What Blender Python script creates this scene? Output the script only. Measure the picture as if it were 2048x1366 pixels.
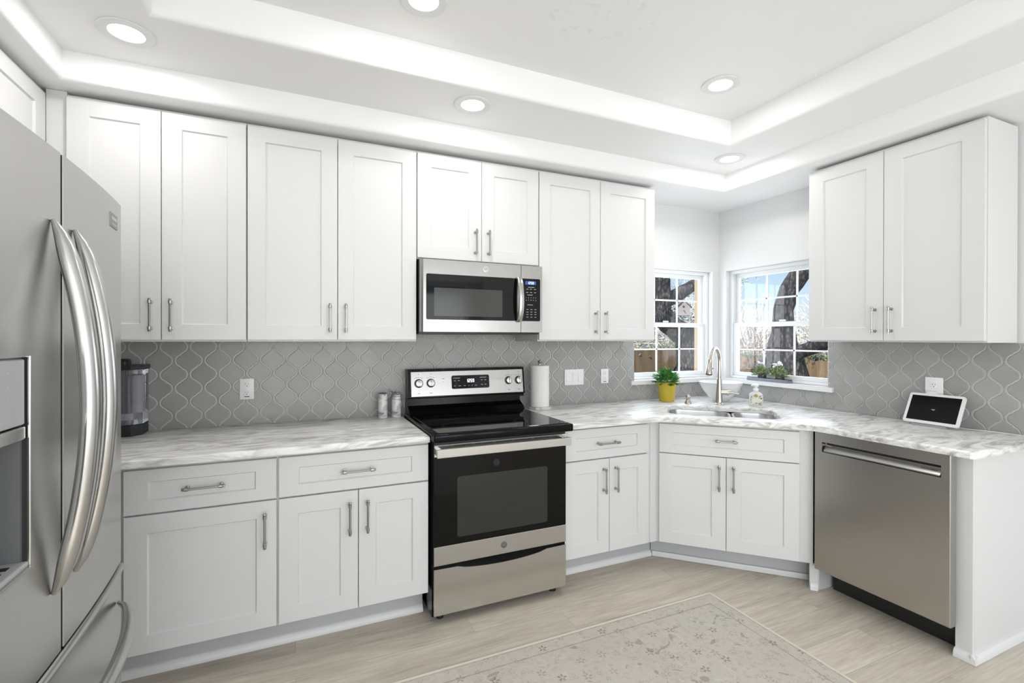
import bpy, bmesh, math, random
from mathutils import Vector, Matrix
random.seed(7)
PI = math.pi
S = bpy.context.scene
for o in list(bpy.data.objects):
    bpy.data.objects.remove(o)
COL = S.collection

# ------------------------------------------------------------------ camera
YAW, PITCH, ROLL = math.radians(24.109), math.radians(-0.163), math.radians(0.093)
FPX, CY, CAMH = 966.76, 678.37, 1.38
cs, sn = math.cos(YAW), math.sin(YAW)
_r = Vector((cs, -sn, 0)); _f = Vector((sn, cs, 0)); _u = Vector((0, 0, 1))
_f2 = math.cos(PITCH) * _f + math.sin(PITCH) * _u
_u2 = -math.sin(PITCH) * _f + math.cos(PITCH) * _u
_r3 = math.cos(ROLL) * _r + math.sin(ROLL) * _u2
_u3 = -math.sin(ROLL) * _r + math.cos(ROLL) * _u2
cd = bpy.data.cameras.new('camera')
cam = bpy.data.objects.new('camera', cd)
COL.objects.link(cam)
m = Matrix.Identity(4)
for i in range(3):
    m[i][0] = _r3[i]; m[i][1] = _u3[i]; m[i][2] = -_f2[i]
m[2][3] = CAMH
cam.matrix_world = m
cd.sensor_width = 36.0
cd.sensor_fit = 'HORIZONTAL'
cd.lens = FPX / 2048 * 36
cd.shift_y = -(683 - CY) / 2048
cd.clip_start = 0.05
cd.clip_end = 200
S.camera = cam

# ------------------------------------------------------------------ view / world / daylight and fill lights
S.view_settings.view_transform = 'Standard'
S.view_settings.look = 'None'
S.view_settings.gamma = 1.0
S.view_settings.use_curve_mapping = False
S.view_settings.exposure = 0.76

W = bpy.data.worlds.new('world'); S.world = W
W.use_nodes = True
nt = W.node_tree
for n in list(nt.nodes):
    nt.nodes.remove(n)
tc = nt.nodes.new('ShaderNodeTexCoord'); sx = nt.nodes.new('ShaderNodeSeparateXYZ')
cr = nt.nodes.new('ShaderNodeValToRGB'); bg = nt.nodes.new('ShaderNodeBackground'); wo = nt.nodes.new('ShaderNodeOutputWorld')
nt.links.new(tc.outputs['Generated'], sx.inputs[0]); nt.links.new(sx.outputs['Z'], cr.inputs[0])
nt.links.new(cr.outputs[0], bg.inputs[0]); nt.links.new(bg.outputs[0], wo.inputs[0])
e = cr.color_ramp.elements
e[0].position = 0.0; e[0].color = (0.80, 0.88, 0.96, 1)
e[1].position = 0.45; e[1].color = (0.22, 0.46, 0.88, 1)
k = e.new(0.06); k.color = (0.66, 0.83, 0.97, 1)
k = e.new(0.17); k.color = (0.40, 0.67, 0.95, 1)
bg.inputs[1].default_value = 0.60

def add_light(name, kind, loc, rot, power, size=None, size_y=None, color=(1, 1, 1), shape=None, spread=None):
    l = bpy.data.lights.new(name, kind); l.energy = power; l.color = color
    if kind == 'AREA':
        l.shape = shape or ('RECTANGLE' if size_y else 'SQUARE'); l.size = size
        if size_y: l.size_y = size_y
        if spread: l.spread = spread
    o = bpy.data.objects.new(name, l); COL.objects.link(o)
    o.location = loc; o.rotation_euler = rot
    return o
sun = add_light('sun', 'SUN', (0, 0, 10), (math.radians(48), 0, math.radians(-68)), 4.2, color=(1, .95, .86))
sun.data.angle = math.radians(.6)
# fill lights added behind the camera and at left, tilted up at the ceiling
XLW = -1.27
FILL_COL = (0.97, 0.985, 1.0)
for i, x in enumerate((-0.35, 1.05, 2.45)):
    add_light('rear_fill', 'AREA', (x, -3.46, 1.35), (PI / 2 + math.radians(25), 0, 0), 16, 0.95, 1.9, FILL_COL)
add_light('left_fill', 'AREA', (XLW, -2.1, 1.1), (PI / 2 + math.radians(22), 0, -PI / 2), 36, 1.5, 1.9, FILL_COL)
# daylight from the two corner windows over the sink
add_light('daylight_back_window', 'AREA', (2.72, 3.16, 1.5), (-PI / 2, 0, 0), 5.5, 0.75, 0.8, (0.86, 0.93, 1))
add_light('daylight_right_window', 'AREA', (3.42, 2.47, 1.5), (PI / 2, 0, PI / 2), 5.5, 0.75, 0.8, (0.86, 0.93, 1))
LAMP_W = 1.55

# ------------------------------------------------------------------ materials
MATS = {}
def mat(name, color=(.8, .8, .8), rough=.5, metal=0, spec=.5, emit=None, estr=0, coat=0, trans=0, noise=None, bump=None, aniso=0):
    """noise = (scale xyz, detail, contrast colour) ; bump = (scale xyz, strength, distance)"""
    if name in MATS: return MATS[name]
    m = bpy.data.materials.new(name); m.use_nodes = True
    t = m.node_tree; b = t.nodes['Principled BSDF']
    b.inputs['Base Color'].default_value = (*color, 1); b.inputs['Roughness'].default_value = rough
    b.inputs['Metallic'].default_value = metal; b.inputs['Specular IOR Level'].default_value = spec
    b.inputs['Coat Weight'].default_value = coat; b.inputs['Transmission Weight'].default_value = trans
    b.inputs['Anisotropic'].default_value = aniso
    if emit:
        b.inputs['Emission Color'].default_value = (*emit, 1); b.inputs['Emission Strength'].default_value = estr
    def coords(sc):
        tc = t.nodes.new('ShaderNodeTexCoord'); mp = t.nodes.new('ShaderNodeMapping')
        mp.inputs['Scale'].default_value = sc
        t.links.new(tc.outputs['Object'], mp.inputs[0]); return mp
    if noise:
        mp = coords(noise[0]); n = t.nodes.new('ShaderNodeTexNoise'); n.inputs['Scale'].default_value = 1
        n.inputs['Detail'].default_value = noise[1]
        t.links.new(mp.outputs[0], n.inputs['Vector'])
        r = t.nodes.new('ShaderNodeValToRGB'); r.color_ramp.elements[0].color = (*color, 1); r.color_ramp.elements[1].color = (*noise[2], 1)
        r.color_ramp.elements[0].position = .35; r.color_ramp.elements[1].position = .65
        t.links.new(n.outputs[0], r.inputs[0]); t.links.new(r.outputs[0], b.inputs['Base Color'])
    if bump:
        mp = coords(bump[0]); n = t.nodes.new('ShaderNodeTexNoise'); n.inputs['Scale'].default_value = 1
        n.inputs['Detail'].default_value = 3
        t.links.new(mp.outputs[0], n.inputs['Vector'])
        bp = t.nodes.new('ShaderNodeBump'); bp.inputs['Strength'].default_value = bump[1]; bp.inputs['Distance'].default_value = bump[2]
        t.links.new(n.outputs[0], bp.inputs['Height']); t.links.new(bp.outputs[0], b.inputs['Normal'])
    MATS[name] = m
    return m
class NB:                      # tiny node helper
    def __init__(s, m): s.t = m.node_tree; s.b = s.t.nodes['Principled BSDF']
    def n(s, typ, **kw):
        x = s.t.nodes.new('ShaderNode' + typ)
        for k, v in kw.items(): setattr(x, k, v)
        return x
    def l(s, a, b): s.t.links.new(a, b)
    def val(s, x, inp):
        if isinstance(x, (int, float)): inp.default_value = x
        else: s.l(x, inp)
    def math(s, op, a, b=0.0, c=None):
        x = s.n('Math', operation=op); s.val(a, x.inputs[0]); s.val(b, x.inputs[1])
        if c is not None: s.val(c, x.inputs[2])
        return x.outputs[0]
    def obj(s, scale=(1, 1, 1), rot=(0, 0, 0), loc=(0, 0, 0)):
        tc = s.n('TexCoord'); mp = s.n('Mapping'); mp.inputs['Scale'].default_value = scale
        mp.inputs['Rotation'].default_value = rot; mp.inputs['Location'].default_value = loc
        s.l(tc.outputs['Object'], mp.inputs[0]); return mp.outputs[0]
    def noise(s, vec, scale=1, detail=4, rough=.5, dist=0):
        x = s.n('TexNoise'); s.l(vec, x.inputs['Vector']); x.inputs['Scale'].default_value = scale
        x.inputs['Detail'].default_value = detail; x.inputs['Roughness'].default_value = rough; x.inputs['Distortion'].default_value = dist
        return x.outputs[0]
    def ramp(s, fac, stops):
        x = s.n('ValToRGB'); s.l(fac, x.inputs[0]); el = x.color_ramp.elements
        while len(el) < len(stops): el.new(.5)
        for q, (p, c) in zip(el, stops): q.position = p; q.color = (*c, 1) if len(c) == 3 else c
        return x.outputs[0]
    def mix(s, fac, a, b, mode='MIX'):
        x = s.n('MixRGB', blend_type=mode); s.val(fac, x.inputs[0])
        for q, i in ((a, 1), (b, 2)):
            if isinstance(q, tuple): x.inputs[i].default_value = (*q, 1)
            else: s.l(q, x.inputs[i])
        return x.outputs[0]
    def bump(s, h, strength=.3, dist=.002):
        x = s.n('Bump'); x.inputs['Strength'].default_value = strength; x.inputs['Distance'].default_value = dist
        s.l(h, x.inputs['Height']); s.l(x.outputs[0], s.b.inputs['Normal'])

white = mat('cabinet_white_paint', (.71, .71, .705), .38)
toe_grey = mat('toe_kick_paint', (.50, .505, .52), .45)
wallm = mat('wall_paint', (.76, .76, .76), .6, bump=((90, 90, 90), .08, .001))
ceilm = mat('ceiling_paint', (.90, .90, .895), .65, bump=((120, 120, 120), .10, .001))
trimw = mat('white_trim_paint', (.78, .78, .775), .35)
vinyl = mat('white_window_vinyl', (.82, .83, .84), .35)
steel_h = mat('brushed_stainless_horizontal', (.60, .59, .565), .22, 1, bump=((6, 900, 900), .05, .0004), aniso=.3)
steel_m = mat('brushed_stainless_microwave', (.40, .39, .375), .24, 1, bump=((6, 900, 900), .05, .0004), aniso=.3)
steel_v = mat('brushed_stainless_fridge', (.52, .517, .503), .27, 1, bump=((900, 900, 6), .05, .0004), aniso=.3)
steel_d = mat('brushed_stainless_dishwasher', (.47, .455, .43), .27, 1, bump=((900, 5, 900), .06, .0004), aniso=.4)
steel_s = mat('polished_handle_steel', (.52, .517, .505), .24, 1)
steel_sink = mat('sink_steel', (.6, .6, .6), .28, 1)
nickel = mat('satin_nickel', (.52, .49, .44), .28, 1)
pull = mat('dark_nickel_pull', (.42, .41, .395), .28, 1)
black = mat('black_enamel', (.004, .004, .005), .14, 0, .14)
blackm = mat('black_plastic', (.014, .014, .014), .4)
glassb = mat('black_glass', (.004, .004, .004), .05, 0, .22)
ovenwin = mat('oven_window_glass', (.032, .033, .030), .12, 0, .3, noise=((60, 60, 400), 3, (.035, .036, .032)))
mwwin = mat('microwave_window_screen', (.045, .045, .041), .12, 0, .35)
darkgap = mat('dark_recess', (.01, .01, .01), .6)
platew = mat('white_wall_plate', (.84, .84, .83), .3)
slotb = mat('outlet_slot', (.02, .02, .02), .5)
lens_m = mat('lamp_lens', (1, 1, 1), .5, emit=(1, .98, .95), estr=6)
disp = mat('clock_digits', (.1, .1, .1), .4, emit=(.72, .8, 1), estr=2.2)
dispb = mat('blue_clock_digits', (.05, .05, .2), .4, emit=(.35, .5, 1), estr=2.2)
dispbg = mat('blue_clock_window', (.02, .03, .16), .2, emit=(.03, .06, .35), estr=.6)
legend = mat('grey_panel_print', (.45, .45, .44), .5)
printd = mat('dark_panel_print', (.05, .05, .05), .5)
fridge_dark = mat('dispenser_cavity_plastic', (.17, .175, .18), .4)
fridge_panel = mat('dispenser_grey_panel', (.42, .43, .44), .35)
badge_m = mat('badge_grey', (.30, .30, .29), .35, 1)
ceram = mat('white_ceramic', (.82, .82, .83), .12, coat=.4)
paper = mat('paper_towel', (.80, .79, .76), .9, bump=((70, 70, 70), .5, .003))
screen = mat('dark_screen', (.002, .002, .002), .25, spec=.2)
leaf_g = mat('succulent_green', (.05, .20, .04), .35, noise=((45, 45, 45), 2, (.14, .38, .09)))
leaf_p = mat('pale_boxwood_green', (.15, .24, .07), .5, noise=((60, 60, 60), 2, (.42, .50, .26)))
flower_w = mat('white_petals', (.8, .8, .78), .6)
soil = mat('potting_soil', (.03, .022, .015), .9)
potg = mat('grey_metal_pot', (.10, .10, .085), .35, .6)
traym = mat('galvanised_tray', (.30, .31, .34), .35, .7)
potb = mat('bark_concrete', (.2, .2, .2), .8)
clearp = mat('clear_plastic', (.85, .86, .9), .06, trans=.92, spec=.4)
clearg = mat('frosted_bottle', (.9, .92, .92), .18, trans=.35)
gold = mat('gold_sticker', (.42, .32, .06), .5)
cream = mat('cream_label', (.72, .71, .60), .6)
wood_f = mat('cedar_fence_boards', (.22, .15, .085), .8, noise=((7, 7, .8), 4, (.125, .085, .05)))
tan = mat('tan_painted_wood', (.40, .31, .23), .7)
grass = mat('yard_grass', (.20, .19, .10), .95, noise=((3, 3, 3), 5, (.34, .30, .17)))
birdw = mat('weathered_birdhouse_wood', (.27, .24, .24), .85)
dirtw = mat('mauve_shingle', (.22, .19, .21), .8)
leaf_o = mat('oak_leaves', (.26, .31, .12), .6, noise=((2.2, 2.2, 2.2), 3, (.62, .66, .42)))
leaf_d = mat('dark_oak_leaves', (.06, .10, .075), .6, noise=((3, 3, 3), 3, (.20, .28, .22)))
twig_m = mat('pale_winter_twigs', (.62, .54, .47), .8, noise=((1.5, 1.5, 1.5), 3, (.82, .77, .73)))
hedge_m = mat('fence_vine_leaves', (.06, .075, .035), .7, noise=((5, 5, 5), 3, (.17, .19, .09)))

def _yellow():
    m = mat('yellow_hammered_pot', (.55, .42, .035), .35); b = NB(m)
    v = b.n('TexVoronoi'); b.l(b.obj((130, 130, 130)), v.inputs['Vector']); v.inputs['Scale'].default_value = 1
    b.bump(v.outputs['Distance'], .5, .003)
    return m
yellow = _yellow()

def _bark():
    m = mat('oak_bark', (.1, .09, .08), .9); b = NB(m)
    v = b.n('TexVoronoi'); b.l(b.obj((26, 26, 11)), v.inputs['Vector']); v.inputs['Scale'].default_value = 1
    n = b.noise(b.obj((5, 5, 4)), 1, 8, .75)
    h = b.math('ADD', v.outputs['Distance'], b.math('MULTIPLY', n, 1.5))
    b.l(b.ramp(b.math('MULTIPLY', h, .7), [(.40, (.30, .27, .235)), (.62, (.115, .102, .10)), (.92, (.022, .019, .022))]), b.b.inputs['Base Color'])
    b.bump(b.math('MULTIPLY', h, -1), .8, .03)
    return m
bark = _bark()

def _counter():
    m = mat('marble_countertop', (.7, .7, .68), .34, spec=.5); b = NB(m)
    base = b.noise(b.obj((1.2, 3.4, 9.0), (0, 0, math.radians(-15))), 1.4, 6, .62, 1.8)
    veins = b.noise(b.obj((3.0, 11, 16), (0, 0, math.radians(-15))), 1.0, 8, .60, 2.6)
    soft = b.noise(b.obj((2, 4, 4)), 1.6, 2)
    c1 = b.ramp(veins, [(.38, (.24, .235, .22)), (.475, (.60, .595, .57)), (.57, (.92, .915, .90))])
    c2 = b.ramp(base, [(.40, (.58, .57, .54)), (.56, (.93, .925, .91))])
    col = b.mix(.40, c1, c2)
    col = b.mix(b.math('MULTIPLY', b.ramp(soft, [(.45, (0, 0, 0)), (.7, (1, 1, 1))]), .35), col, (.72, .70, .66))
    b.l(col, b.b.inputs['Base Color'])
    return m
counter_m = _counter()

def _marble():
    m = mat('white_marble_grinder', (.75, .75, .74), .25); b = NB(m)
    n = b.noise(b.obj((9, 9, 14), (.5, .4, 0)), 1.4, 6, .6, 1.8)
    b.l(b.ramp(n, [(.36, (.22, .22, .23)), (.46, (.58, .58, .57)), (.56, (.72, .71, .69))]), b.b.inputs['Base Color'])
    return m
marble = _marble()

def _tile():
    m = mat('grey_glazed_tile', (.4, .4, .39), .27, spec=.45); b = NB(m)
    g = b.n('NewGeometry')
    c = b.ramp(g.outputs['Random Per Island'], [(0, (.325, .319, .304)), (1, (.395, .389, .374))])
    n = b.noise(b.obj((6, 6, 10)), 1, 3)
    b.l(b.mix(.35, c, b.ramp(n, [(.3, (.31, .304, .288)), (.7, (.41, .406, .396))])), b.b.inputs['Base Color'])
    b.bump(b.noise(b.obj((9, 9, 9)), 1, 2), .25, .006)
    return m
tile_m = _tile()
grout = mat('pale_grout', (.63, .622, .60), .85)

def _floor():
    m = mat('greige_vinyl_plank', (.5, .45, .38), .42, spec=.35); b = NB(m)
    tc = b.obj((1, 1, 1))
    br = b.n('TexBrick'); b.l(tc, br.inputs['Vector']); br.offset = .37; br.squash = 1
    br.inputs['Scale'].default_value = 1; br.inputs['Mortar Size'].default_value = .0011; br.inputs['Mortar Smooth'].default_value = .2
    br.inputs['Brick Width'].default_value = 1.22; br.inputs['Row Height'].default_value = .178; br.inputs['Bias'].default_value = 0
    br.inputs['Color1'].default_value = (0, 0, 0, 1); br.inputs['Color2'].default_value = (1, 1, 1, 1); br.inputs['Mortar'].default_value = (.5, .5, .5, 1)
    off = b.n('VectorMath', operation='MULTIPLY_ADD'); b.l(br.outputs['Color'], off.inputs[0]); off.inputs[1].default_value = (7, 13, 0); b.l(tc, off.inputs[2])
    mp = b.n('Mapping'); mp.inputs['Scale'].default_value = (1.1, 9, 1); b.l(off.outputs[0], mp.inputs[0])
    n1 = b.noise(mp.outputs[0], 1.0, 5, .6, .8)
    mp2 = b.n('Mapping'); mp2.inputs['Scale'].default_value = (7, 90, 1); b.l(off.outputs[0], mp2.inputs[0])
    n2 = b.noise(mp2.outputs[0], 1, 3)
    c = b.ramp(n1, [(.27, (.430, .378, .303)), (.48, (.600, .545, .455)), (.70, (.745, .695, .605))])
    c = b.mix(.30, c, b.ramp(n2, [(.3, (.33, .285, .225)), (.7, (.74, .69, .61))]))
    c = b.mix(b.math('MULTIPLY', b.n('SeparateColor').outputs[0], 0), c, c)
    tone = b.ramp(br.outputs['Color'], [(0, (.93, .93, .93)), (1, (1.05, 1.04, 1.03))])
    c = b.mix(1, c, tone, 'MULTIPLY')
    c = b.mix(b.math('MULTIPLY', br.outputs['Fac'], .6), c, (.27, .235, .19))
    b.l(c, b.b.inputs['Base Color'])
    b.bump(n2, .12, .001)
    return m
floor_m = _floor()

RUG = (-0.40, 0.42, 2.045, 1.946)       # x0 y0 x1 y1
def _rug():
    m = mat('faded_floral_rug', (.6, .56, .5), .95, spec=.1); b = NB(m)
    tc = b.n('TexCoord'); P = tc.outputs['Object']
    sp = b.n('SeparateXYZ'); b.l(P, sp.inputs[0]); X, Y = sp.outputs[0], sp.outputs[1]
    big = b.noise(b.obj((2.6, 2.6, 1)), 1, 4, .55, .7)
    base = b.ramp(big, [(.36, (.59, .575, .52)), (.5, (.625, .58, .52)), (.64, (.60, .53, .48))])
    fib = b.noise(b.obj((170, 170, 1)), 1, 2)
    base = b.mix(.30, base, b.ramp(fib, [(.3, (.40, .375, .33)), (.7, (.64, .60, .54))]))
    # distance from the rug edge
    dx = b.math('MINIMUM', b.math('SUBTRACT', X, RUG[0]), b.math('SUBTRACT', RUG[2], X))
    dy = b.math('MINIMUM', b.math('SUBTRACT', Y, RUG[1]), b.math('SUBTRACT', RUG[3], Y))
    d = b.math('MINIMUM', dx, dy)
    def band(v, a, w): return b.math('LESS_THAN', b.math('ABSOLUTE', b.math('SUBTRACT', v, a)), w)
    # five petal flowers scattered by voronoi cells
    def flowers(scale, r0, thresh, seed):
        v = b.n('TexVoronoi'); v.voronoi_dimensions = '2D'; mp = b.obj((scale, scale, 1), loc=(seed, seed * .7, 0)); b.l(mp, v.inputs['Vector']); v.inputs['Scale'].default_value = 1
        v.inputs['Randomness'].default_value = .85
        lv = b.n('VectorMath', operation='SUBTRACT'); b.l(mp, lv.inputs[0]); b.l(v.outputs['Position'], lv.inputs[1])
        s2 = b.n('SeparateXYZ'); b.l(lv.outputs[0], s2.inputs[0])
        ang = b.math('ARCTAN2', s2.outputs[1], s2.outputs[0])
        pet = b.math('MULTIPLY_ADD', b.math('COSINE', b.math('MULTIPLY', ang, 5)), .38 * r0, .70 * r0)
        dist = v.outputs['Distance']
        inside = b.math('LESS_THAN', dist, pet)
        ring = b.math('GREATER_THAN', dist, .34 * r0)
        rc = b.n('SeparateColor'); b.l(v.outputs['Color'], rc.inputs[0])
        keep = b.math('GREATER_THAN', rc.outputs[0], thresh)
        return b.math('MULTIPLY', b.math('MULTIPLY', inside, ring), keep), rc.outputs[1]
    f1, r1 = flowers(10.5, .21, .30, 0.0)
    f2, r2 = flowers(17, .22, .3, 3.1)
    col = b.mix(b.math('MULTIPLY', f1, b.math('MULTIPLY_ADD', r1, .5, .12)), base, (.16, .135, .11))
    col = b.mix(b.math('MULTIPLY', f2, b.math('MULTIPLY', r2, .42)), col, (.24, .19, .16))
    # scrolling leaves: thin iso-lines of a distorted noise
    sw = b.noise(b.obj((3.4, 3.4, 1), loc=(5, 2, 0)), 1, 1.5, .5, 1.6)
    line = band(b.math('FRACT', b.math('MULTIPLY', sw, 7)), .5, .055)
    msk = b.math('GREATER_THAN', b.noise(b.obj((6, 6, 1), loc=(9, 9, 0)), 1, 2), .54)
    col = b.mix(b.math('MULTIPLY', b.math('MULTIPLY', line, msk), .42), col, (.66, .63, .56))
    sw2 = b.noise(b.obj((9, 9, 1), loc=(1, 7, 0)), 1, 2, .5, 1.2)
    bits = b.math('MULTIPLY', b.math('GREATER_THAN', sw2, .66), b.math('GREATER_THAN', d, .10))
    col = b.mix(b.math('MULTIPLY', bits, .45), col, (.22, .175, .15))
    f3, r3 = flowers(31, .30, .35, 6.4)
    col = b.mix(b.math('MULTIPLY', f3, b.math('MULTIPLY', r3, .38)), col, (.27, .22, .18))
    med = b.noise(b.obj((38, 38, 1), loc=(3, 1, 0)), 1, 3, .6)
    col = b.mix(b.math('MULTIPLY', b.math('GREATER_THAN', med, .585), .16), col, (.30, .25, .21))
    # border: darker thin lines and a pale bound edge
    wear = b.noise(b.obj((22, 22, 1)), 1, 3)
    l1 = b.math('MULTIPLY', band(d, .088, .0035), b.math('MULTIPLY', wear, .9))
    l2 = b.math('MULTIPLY', band(d, .020, .003), b.math('MULTIPLY', wear, .7))
    col = b.mix(l1, col, (.24, .20, .17)); col = b.mix(l2, col, (.28, .24, .20))
    col = b.mix(b.math('LESS_THAN', d, .015), col, (.74, .69, .59))
    b.l(col, b.b.inputs['Base Color'])
    b.bump(fib, .5, .003)
    return m
rug_m = _rug()

def _glass():
    m = bpy.data.materials.new('window_glass'); m.use_nodes = True; t = m.node_tree
    t.nodes.remove(t.nodes['Principled BSDF']); out = t.nodes['Material Output']
    tr = t.nodes.new('ShaderNodeBsdfTransparent'); gl = t.nodes.new('ShaderNodeBsdfGlossy'); gl.inputs['Roughness'].default_value = .0
    lw = t.nodes.new('ShaderNodeFresnel'); lw.inputs['IOR'].default_value = 1.35; mx = t.nodes.new('ShaderNodeMixShader')
    t.links.new(lw.outputs[0], mx.inputs[0]); t.links.new(tr.outputs[0], mx.inputs[1]); t.links.new(gl.outputs[0], mx.inputs[2])
    t.links.new(mx.outputs[0], out.inputs['Surface'])
    return m
glass_m = _glass()

# ------------------------------------------------------------------ mesh building helpers
class MB:
    def __init__(s): s.bm = bmesh.new()
    def box(s, x0, x1, y0, y1, z0, z1, bev=0, seg=2, M=None):
        r = bmesh.ops.create_cube(s.bm, size=1)
        vs = r['verts']
        for v in vs:
            v.co = Vector(((x0 + x1) / 2 + v.co.x * (x1 - x0), (y0 + y1) / 2 + v.co.y * (y1 - y0), (z0 + z1) / 2 + v.co.z * (z1 - z0)))
        if bev:
            es = list({e for v in vs for e in v.link_edges})
            rr = bmesh.ops.bevel(s.bm, geom=es, offset=bev, segments=seg, affect='EDGES', profile=.5)
            vs = list({v for f in rr['faces'] for v in f.verts} | {v for v in vs if v.is_valid})
        if M:
            for v in vs: v.co = M @ v.co
        return s
    def prism(s, poly, z0, z1, M=None):
        """poly: list of (x,y); extruded z0..z1 ; M optional transform"""
        a = [s.bm.verts.new((x, y, z0)) for x, y in poly]; b = [s.bm.verts.new((x, y, z1)) for x, y in poly]
        n = len(poly)
        s.bm.faces.new(a[::-1]); s.bm.faces.new(b)
        for i in range(n): s.bm.faces.new((a[i], a[(i + 1) % n], b[(i + 1) % n], b[i]))
        if M:
            for v in a + b: v.co = M @ v.co
        return s
    def lathe(s, prof, c=(0, 0, 0), seg=32, M=None, caps=True):
        """prof: (r,z) from bottom to top, around z through c"""
        rings = []
        for r, z in prof:
            rings.append([s.bm.verts.new((c[0] + r * math.cos(2 * PI * i / seg), c[1] + r * math.sin(2 * PI * i / seg), c[2] + z)) for i in range(seg)])
        for a, b in zip(rings, rings[1:]):
            for i in range(seg): s.bm.faces.new((a[i], a[(i + 1) % seg], b[(i + 1) % seg], b[i]))
        if caps:
            if prof[0][0] > 1e-6: s.bm.faces.new(rings[0][::-1])
            if prof[-1][0] > 1e-6: s.bm.faces.new(rings[-1])
        if M:
            for rg in rings:
                for v in rg: v.co = M @ v.co
        return s
    def tube(s, path, rad, seg=12, squash=None):
        """path: list of points ; rad: number or list ; squash=(a,b,ref): elliptical section, a along ref direction"""
        pts = [Vector(p) for p in path]; n = len(pts)
        if not isinstance(rad, (list, tuple)): rad = [rad] * n
        rings = []; prev = None
        for i, p in enumerate(pts):
            t = (pts[min(i + 1, n - 1)] - pts[max(i - 1, 0)]).normalized()
            if squash: u = Vector(squash[2])
            else: u = prev if prev is not None else (Vector((0, 0, 1)) if abs(t.z) < .9 else Vector((1, 0, 0)))
            u = (u - t * u.dot(t)).normalized(); w = t.cross(u); prev = u
            a, b = (squash[0], squash[1]) if squash else (1, 1)
            rings.append([s.bm.verts.new(p + (u * math.cos(2 * PI * k / seg) * a + w * math.sin(2 * PI * k / seg) * b) * rad[i]) for k in range(seg)])
        for a, b in zip(rings, rings[1:]):
            for k in range(seg): s.bm.faces.new((a[k], a[(k + 1) % seg], b[(k + 1) % seg], b[k]))
        s.bm.faces.new(rings[0][::-1]); s.bm.faces.new(rings[-1])
        return s
    def panel_door(s, x0, x1, z0, z1, y=0, t=.019, stile=.075, rail=.07, rec=.008, slope=.0045, ch=.0016):
        """shaker front facing -y: front face at y, back at y+t"""
        def ring(dx, dz, yy): return [s.bm.verts.new(v) for v in ((x0 + dx, yy, z0 + dz), (x1 - dx, yy, z0 + dz), (x1 - dx, yy, z1 - dz), (x0 + dx, yy, z1 - dz))]
        rs = [ring(0, 0, y + t), ring(0, 0, y + ch), ring(ch, ch, y), ring(stile, rail, y), ring(stile + slope, rail + slope, y + rec)]
        s.bm.faces.new(rs[0])
        for a, b in zip(rs, rs[1:]):
            for i in range(4): s.bm.faces.new((a[(i + 1) % 4], a[i], b[i], b[(i + 1) % 4]))
        s.bm.faces.new(rs[-1][::-1])
        return s
    def build(s, name, m, parent=None, smooth=False, M=None, sub=None, auto=35):
        me = bpy.data.meshes.new(name)
        bmesh.ops.recalc_face_normals(s.bm, faces=s.bm.faces)
        if M: bmesh.ops.transform(s.bm, matrix=M, verts=s.bm.verts)
        if parent is not None:
            off = ORIG.get(parent.name)
            if off is not None: bmesh.ops.translate(s.bm, vec=-off, verts=s.bm.verts)
        if smooth:
            for f in s.bm.faces: f.smooth = True
            lim = math.radians(auto)
            for ed in s.bm.edges:
                if len(ed.link_faces) == 2 and ed.calc_face_angle(0) > lim: ed.smooth = False
        s.bm.to_mesh(me); s.bm.free()
        ms = m if isinstance(m, (list, tuple)) else [m]
        for q in ms: me.materials.append(q)
        o = bpy.data.objects.new(name, me); COL.objects.link(o)
        if parent is not None:
            o.parent = parent
            if parent.name in ORIG: ORIG[o.name] = ORIG[parent.name]
        if sub:
            md = o.modifiers.new('subdivision', 'SUBSURF'); md.levels = sub; md.render_levels = sub
        return o
ORIG = {}
def tag(o, label, cat, group=None, kind=None):
    if label: o['label'] = label
    if cat: o['category'] = cat
    if group: o['group'] = group
    if kind: o['kind'] = kind
    return o
def thing(name, label, cat, loc=(0, 0, 0), rotz=0, group=None, local=False):
    """Empty at the thing's base. local=False: parts are modelled in world coordinates."""
    o = bpy.data.objects.new(name, None); COL.objects.link(o)
    o.empty_display_size = .1
    o.location = loc; o.rotation_euler = (0, 0, rotz)
    if not local: ORIG[o.name] = Vector(loc)
    return tag(o, label, cat, group)
def struct(name, mb, m, parent=None, smooth=False):
    o = mb.build(name, m, parent, smooth)
    if parent is None: o['kind'] = 'structure'
    return o
def dup(root, loc, rotz, label, group=None):
    r = root.copy(); COL.objects.link(r); r.location = loc; r.rotation_euler = (0, 0, rotz)
    r['label'] = label
    if group: r['group'] = group
    for ch in list(root.children):
        c = ch.copy(); COL.objects.link(c); c.parent = r
        for g in ch.children:
            d = g.copy(); COL.objects.link(d); d.parent = c
    return r
def text_mb(txt, size, M, depth=.0006):
    cu = bpy.data.curves.new('t', 'FONT'); cu.body = txt; cu.size = size; cu.align_x = 'CENTER'; cu.align_y = 'CENTER'; cu.extrude = depth
    o = bpy.data.objects.new('t', cu); COL.objects.link(o)
    dg = bpy.context.evaluated_depsgraph_get(); me = bpy.data.meshes.new_from_object(o.evaluated_get(dg))
    mb = MB(); mb.bm.from_mesh(me)
    for v in mb.bm.verts: v.co = M @ v.co
    bpy.data.objects.remove(o); bpy.data.curves.remove(cu); bpy.data.meshes.remove(me)
    return mb
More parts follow.
